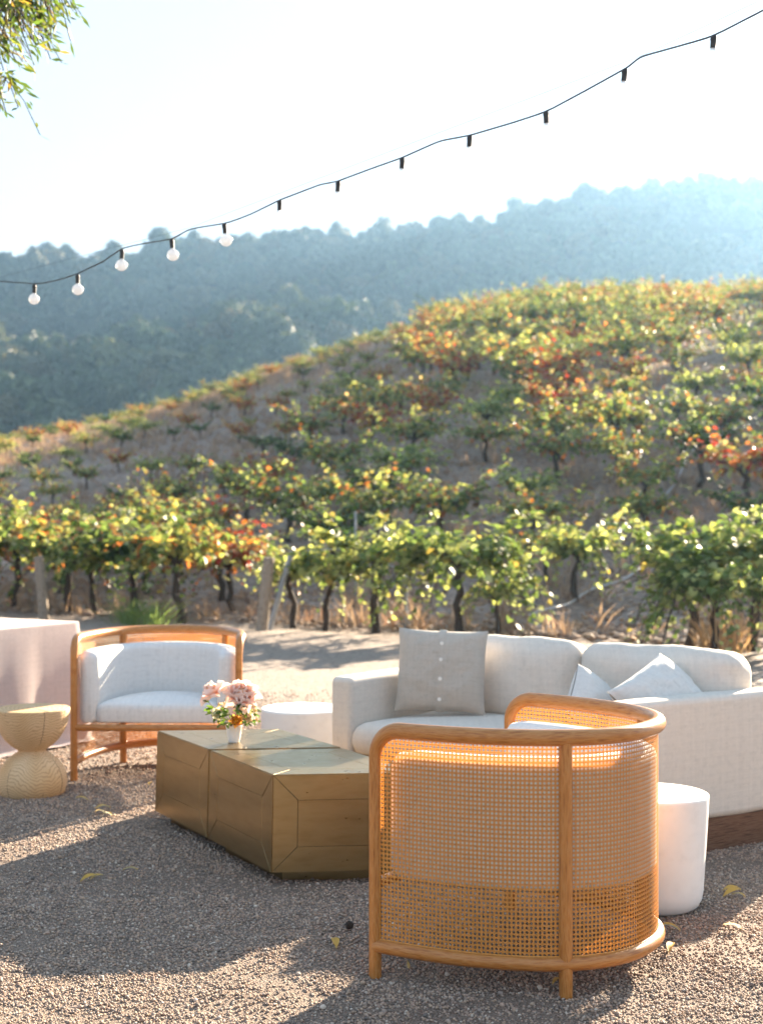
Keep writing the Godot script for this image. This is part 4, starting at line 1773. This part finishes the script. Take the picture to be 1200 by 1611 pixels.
func rose(parent: Node3D, pos: Vector3, face: Vector3, size: float, layers: int, base: Color, tip: Color, r: RandomNumberGenerator, called := "rose") -> void:
	var o := Node3D.new()
	o.name = called
	parent.add_child(o, true)
	o.position = pos
	var y := face.normalized()
	var x := y.cross(Vector3(0.3, 0.1, 1)).normalized()
	o.basis = Basis(x, y, x.cross(y))
	var bud := MB.new()
	lathe(bud, [Vector2(0.0, 0.0), Vector2(size * 0.2, size * 0.12), Vector2(size * 0.24, size * 0.3), Vector2(size * 0.16, size * 0.46), Vector2(0.0, size * 0.5)], 12, base)
	part("bud", bud.done(true, true), M.petal, o)
	for l in layers:
		var open: float = lerpf(0.12, 1.25, float(l) / maxf(1.0, layers - 1))
		var long: float = size * lerpf(0.55, 0.85, float(l) / layers)
		var shape := petal(long, size * lerpf(0.55, 1.0, float(l) / layers), size * 0.16, size * (0.05 + 0.16 * l / layers), base.lerp(tip, float(l) / layers), tip.lerp(Color.WHITE, 0.12 * l / layers))
		var n := 3 if l < 2 else 5
		for k in n:
			var a := TAU * (k + 0.5 * (l % 2)) / n + r.randf_range(-0.15, 0.15)
			var b := Basis(Vector3.UP, a) * Basis(Vector3.RIGHT, open + r.randf_range(-0.1, 0.1))
			part("petal", shape, M.petal, o, Transform3D(b, Basis(Vector3.UP, a) * Vector3(0, 0, size * 0.05 * l / layers)))


func make_bouquet() -> void:
	var pos := w(-0.645, 6.13, 0.4165)
	var mb := MB.new()
	lathe(mb, [Vector2(0.0, 0.0), Vector2(0.022, 0.0), Vector2(0.0245, 0.003), Vector2(0.030, 0.030), Vector2(0.0355, 0.068), Vector2(0.0365, 0.074), Vector2(0.0355, 0.075), Vector2(0.034, 0.072), Vector2(0.028, 0.03), Vector2(0.02, 0.008), Vector2(0.0, 0.008)], 40)
	single("flower_cup", mb.done(), M.ceramic, "small white ceramic cup holding the flowers on the brass table", "cup", Transform3D(Basis.IDENTITY, pos))
	var t := thing("bouquet", "pink roses, a yellow bloom and leafy sprigs in the white cup", "flowers", pos)
	t.scale = Vector3.ONE * 1.25
	var r := RandomNumberGenerator.new()
	r.seed = 12
	var peach := Color(0.93, 0.50, 0.28)
	var pink := Color(0.97, 0.80, 0.72)
	rose(t, Vector3(0.030, 0.165, 0.035), Vector3(0.10, 0.62, 0.70), 0.080, 7, peach, pink, r)
	rose(t, Vector3(-0.068, 0.170, 0.0), Vector3(-0.45, 0.72, 0.15), 0.080, 3, Color(0.80, 0.42, 0.22), pink, r)
	rose(t, Vector3(0.012, 0.082, 0.052), Vector3(0.25, 0.25, 1.0), 0.030, 4, Color(0.80, 0.33, 0.01), Color(0.85, 0.42, 0.015), r, "yellow_bloom")
	rose(t, Vector3(-0.052, 0.105, 0.035), Vector3(-0.6, 0.0, 0.8), 0.034, 3, Color(0.60, 0.62, 0.30), Color(0.75, 0.74, 0.50), r, "cream_bloom")
	rose(t, Vector3(0.052, 0.095, 0.035), Vector3(0.6, 0.1, 0.8), 0.030, 3, Color(0.60, 0.45, 0.20), Color(0.78, 0.62, 0.38), r, "cream_bloom")
	for k in 16:
		var a := r.randf() * TAU
		var p := Vector3(cos(a) * r.randf_range(0.03, 0.08), r.randf_range(0.08, 0.16), sin(a) * r.randf_range(0.02, 0.06))
		if k < 5:
			p = Vector3(r.randf_range(0.03, 0.105), r.randf_range(0.075, 0.13), r.randf_range(0.0, 0.05))
		var tone := Color(0.74, 0.60, 0.40) if k % 3 else Color(0.70, 0.50, 0.52)
		rose(t, p, (p - Vector3(0, 0.06, 0)) + Vector3(0, 0.02, 0.02), 0.017, 2, Color(0.55, 0.50, 0.12), tone, r, "small_blossom")
	var stems := MB.new()
	var leaf := MB.new()
	for j in 7:
		var u := j / 6.0
		var half := 0.0085 * sin(PI * minf(1.0, u * 0.96 + 0.02))
		for s in 3:
			leaf.vert(Vector3((s - 1.0) * half, 0.034 * u, 0.004 * absf(s - 1.0) - 0.006 * u * u), Vector2(s, u), Color(0.10, 0.17, 0.035))
	for j in 6:
		for s in 2:
			leaf.quad(j * 3 + s, j * 3 + 3 + s, j * 3 + 4 + s, j * 3 + 1 + s)
	var shape := leaf.done(false, true)
	for k in 26:
		var a := TAU * k / 26.0 * 3.0 + r.randf()
		var out := Vector3(cos(a), 0, sin(a))
		var tip := out * r.randf_range(0.06, 0.10) + Vector3(0, r.randf_range(0.09, 0.145), 0)
		if k % 5 == 0:
			tip = out * 0.06 + Vector3(0, 0.07, 0)
		var foot_at := out * 0.012 + Vector3(0, 0.012, 0)
		tube(stems, PackedVector3Array([foot_at, out * 0.022 + Vector3(0, 0.075, 0), tip]), 0.0012, 4, false)
		for q in 3:
			var p := (out * 0.022 + Vector3(0, 0.075, 0)).lerp(tip, 0.45 + 0.27 * q)
			var d := (out * r.randf_range(0.3, 1.0) + Vector3(r.randfn(), r.randfn() * 0.6, r.randfn()) * 0.6).normalized()
			var x := d.cross(Vector3(r.randfn(), 1.2, r.randfn())).normalized()
			part("leaf", shape, M.leaf, t, Transform3D(Basis(x, d, x.cross(d)).scaled(Vector3.ONE * r.randf_range(0.7, 1.2)), p))
	part("stems", stems.done(), M.post, t)


# ------------------------------------------------------------------ string lights
func make_string_lights() -> void:
	var t := thing("string_lights", "black string of round clear bulbs rising across the sky", "string lights")
	var depth := func(px: float) -> float: return 1.0 / lerpf(1.0 / 7.6, 1.0 / 4.7, px / 1200.0)
	var line := [[-60, 440], [0, 442], [54, 446], [88, 441], [122, 430], [160, 412], [192, 391], [230, 382], [270, 375], [300, 360], [353, 351], [395, 336], [440, 314], [500, 291], [532, 284], [580, 266], [633, 247], [690, 222], [739, 212], [800, 194], [859, 174], [920, 142], [983, 107], [1010, 88], [1065, 72], [1123, 54], [1200, 15], [1290, -30]]
	var pts := PackedVector3Array([w(-4.5, 8.3, 2.55), w(-3.3, 7.95, 2.58)])
	for p in line:
		pts.append(at(p[0], p[1], depth.call(p[0])))
	pts.append(w(2.55, 3.75, 3.62))
	var curve := Curve3D.new()
	for k in pts.size():
		var d := (pts[mini(k + 1, pts.size() - 1)] - pts[maxi(k - 1, 0)]) / 8.0
		curve.add_point(pts[k], -d, d)
	var mb := MB.new()
	tube(mb, curve.tessellate(3, 2), 0.0032, 6)
	part("cable", mb.done(), M.wire, t)
	mb = MB.new()
	var guide := PackedVector3Array([w(-4.5, 8.3, 2.62), at(0, 436, 7.6), at(300, 357, depth.call(300)), at(1010, 86, depth.call(1010)), at(1290, -45, depth.call(1290)), w(2.55, 3.75, 3.70)])
	tube(mb, guide, 0.0008, 5)
	part("support_wire", mb.done(), M.wire, t)
	var sm := MB.new()
	lathe(sm, [Vector2(0.0, 0.012), Vector2(0.008, 0.010), Vector2(0.0118, 0.002), Vector2(0.0118, -0.006), Vector2(0.0105, -0.010), Vector2(0.0105, -0.034), Vector2(0.0095, -0.036), Vector2(0.0, -0.036)], 16)
	var socket := sm.done()
	var bm := MB.new()
	var ball := [Vector2(0.009, 0.0), Vector2(0.0095, -0.006)]
	for k in 15:
		var a := lerpf(0.36, PI, k / 14.0)
		ball.append(Vector2(sin(a) * 0.0285, -0.033 + cos(a) * 0.0285))
	lathe(bm, ball, 28)
	var bulb := bm.done(true)
	var fm := MB.new()
	tube(fm, PackedVector3Array([Vector3(-0.004, 0, 0), Vector3(-0.006, -0.022, 0), Vector3(0, -0.034, 0.004), Vector3(0.006, -0.022, 0), Vector3(0.004, 0, 0)]), 0.0009, 5)
	var filament := fm.done()
	var frost := mat(Color(1, 1, 1, 0.42), 0.12)
	frost.transparency = BaseMaterial3D.TRANSPARENCY_ALPHA
	for p in [[54, 448], [122, 432], [192, 393], [270, 376], [353, 352], [440, 315], [532, 285], [633, 248], [739, 213], [859, 175], [983, 108], [1123, 55]]:
		var o := part("socket", socket, M.black, t, Transform3D(Basis(Vector3.BACK, rng.randf_range(-0.12, 0.12)), at(p[0], p[1], depth.call(p[0])) + Vector3(0, -0.008, 0)))
		var b := part("bulb", bulb, frost, o, Transform3D(Basis.IDENTITY, Vector3(0, -0.034, 0)))
		part("filament", filament, M.steel, o, Transform3D(Basis.IDENTITY, Vector3(0, -0.034, 0)))
	var pole := post_mesh(0.05, 3.85, 12)
	single("light_pole", pole, M.post, "wooden pole holding the right end of the string lights", "pole", Transform3D(Basis.IDENTITY, w(2.60, 3.75, 0.0)))


func make_litter() -> void:
	var mb := MB.new()
	for j in 8:
		var u := j / 7.0
		var half := 0.010 * sin(PI * minf(1.0, u * 0.95 + 0.03))
		for s in 3:
			mb.vert(Vector3((s - 1.0) * half, 0.006 * absf(s - 1.0) + 0.010 * sin(u * 3.0), 0.062 * (u - 0.5)), Vector2(s, u))
	for j in 7:
		for s in 2:
			mb.quad(j * 3 + s, j * 3 + 3 + s, j * 3 + 4 + s, j * 3 + 1 + s)
	var shape := mb.done()
	var yellow := mat(lin(0.52, 0.30, 0.035), 0.7)
	yellow.backlight_enabled = true
	yellow.backlight = lin(0.4, 0.4, 0.3)
	var spots := [
		[158, 1282, "left of the three yellow leaves on the gravel below the left chair"], [170, 1286, "right of the three yellow leaves on the gravel below the left chair"], [163, 1276, "topmost of the three yellow leaves below the left chair"],
		[206, 1373, "single yellow leaf on the shaded gravel left of the brass tables"], [141, 1387, "yellow leaf leftmost of the pair low on the left gravel"], [153, 1385, "yellow leaf rightmost of the pair low on the left gravel"],
		[527, 1491, "pale fallen leaf in the sunlit gravel left of the front chair leg"], [641, 1523, "small upright orange leaf under the front chair"], [1150, 1411, "upper yellow leaf of the cluster on gravel right of the drum table"],
		[1160, 1414, "right yellow leaf of the cluster on gravel right of the drum table"], [1148, 1404, "smallest leaf of the cluster right of the drum table"], [1150, 1464, "yellow leaf at the shadow edge right of the drum table"],
		[1052, 1466, "small yellow leaf between chair rail and drum table"], [1054, 1500, "yellow leaf behind the rear chair foot on the right"], [968, 1524, "pale leaf under the front chair's curved rail"], [876, 1551, "orange leaf beside the front chair's rear leg"],
		[238, 1236, "small dark yellow leaf under the left chair"], [130, 1262, "tiny yellow leaf beside the pine stool"],
	]
	var n := 0
	for e in spots:
		var d: float = EYE * FOCAL / (e[1] - 818.0)
		var x: float = (e[0] - 600.0) / FOCAL * d
		var s := rng.randf_range(0.8, 1.4)
		var b := Basis.from_euler(Vector3(rng.randf_range(-0.3, 0.3), rng.randf() * TAU, rng.randf_range(-0.3, 0.3))).scaled(Vector3.ONE * s)
		if n == 7:
			b = Basis.from_euler(Vector3(1.3, 0.3, 0.0)).scaled(Vector3.ONE * 0.5)
		single("fallen_leaf", shape, yellow, e[2], "leaf", Transform3D(b, w(x, d, patio_height(x, d) + 0.010)), "fallen leaves on the gravel")
		n += 1
	var pod := MB.new()
	lathe(pod, [Vector2(0.0, 0.0), Vector2(0.010, 0.002), Vector2(0.0145, 0.009), Vector2(0.013, 0.018), Vector2(0.007, 0.025), Vector2(0.0, 0.027)], 9)
	var pd: float = EYE * FOCAL / (1464.0 - 818.0)
	var pxx: float = (552.0 - 600.0) / FOCAL * pd
	single("seed_pod", pod.done(), M.bark, "small dark seed pod on the gravel left of the front chair", "seed pod", Transform3D(Basis(Vector3.BACK, 0.4), w(pxx, pd, patio_height(pxx, pd) + 0.006)))
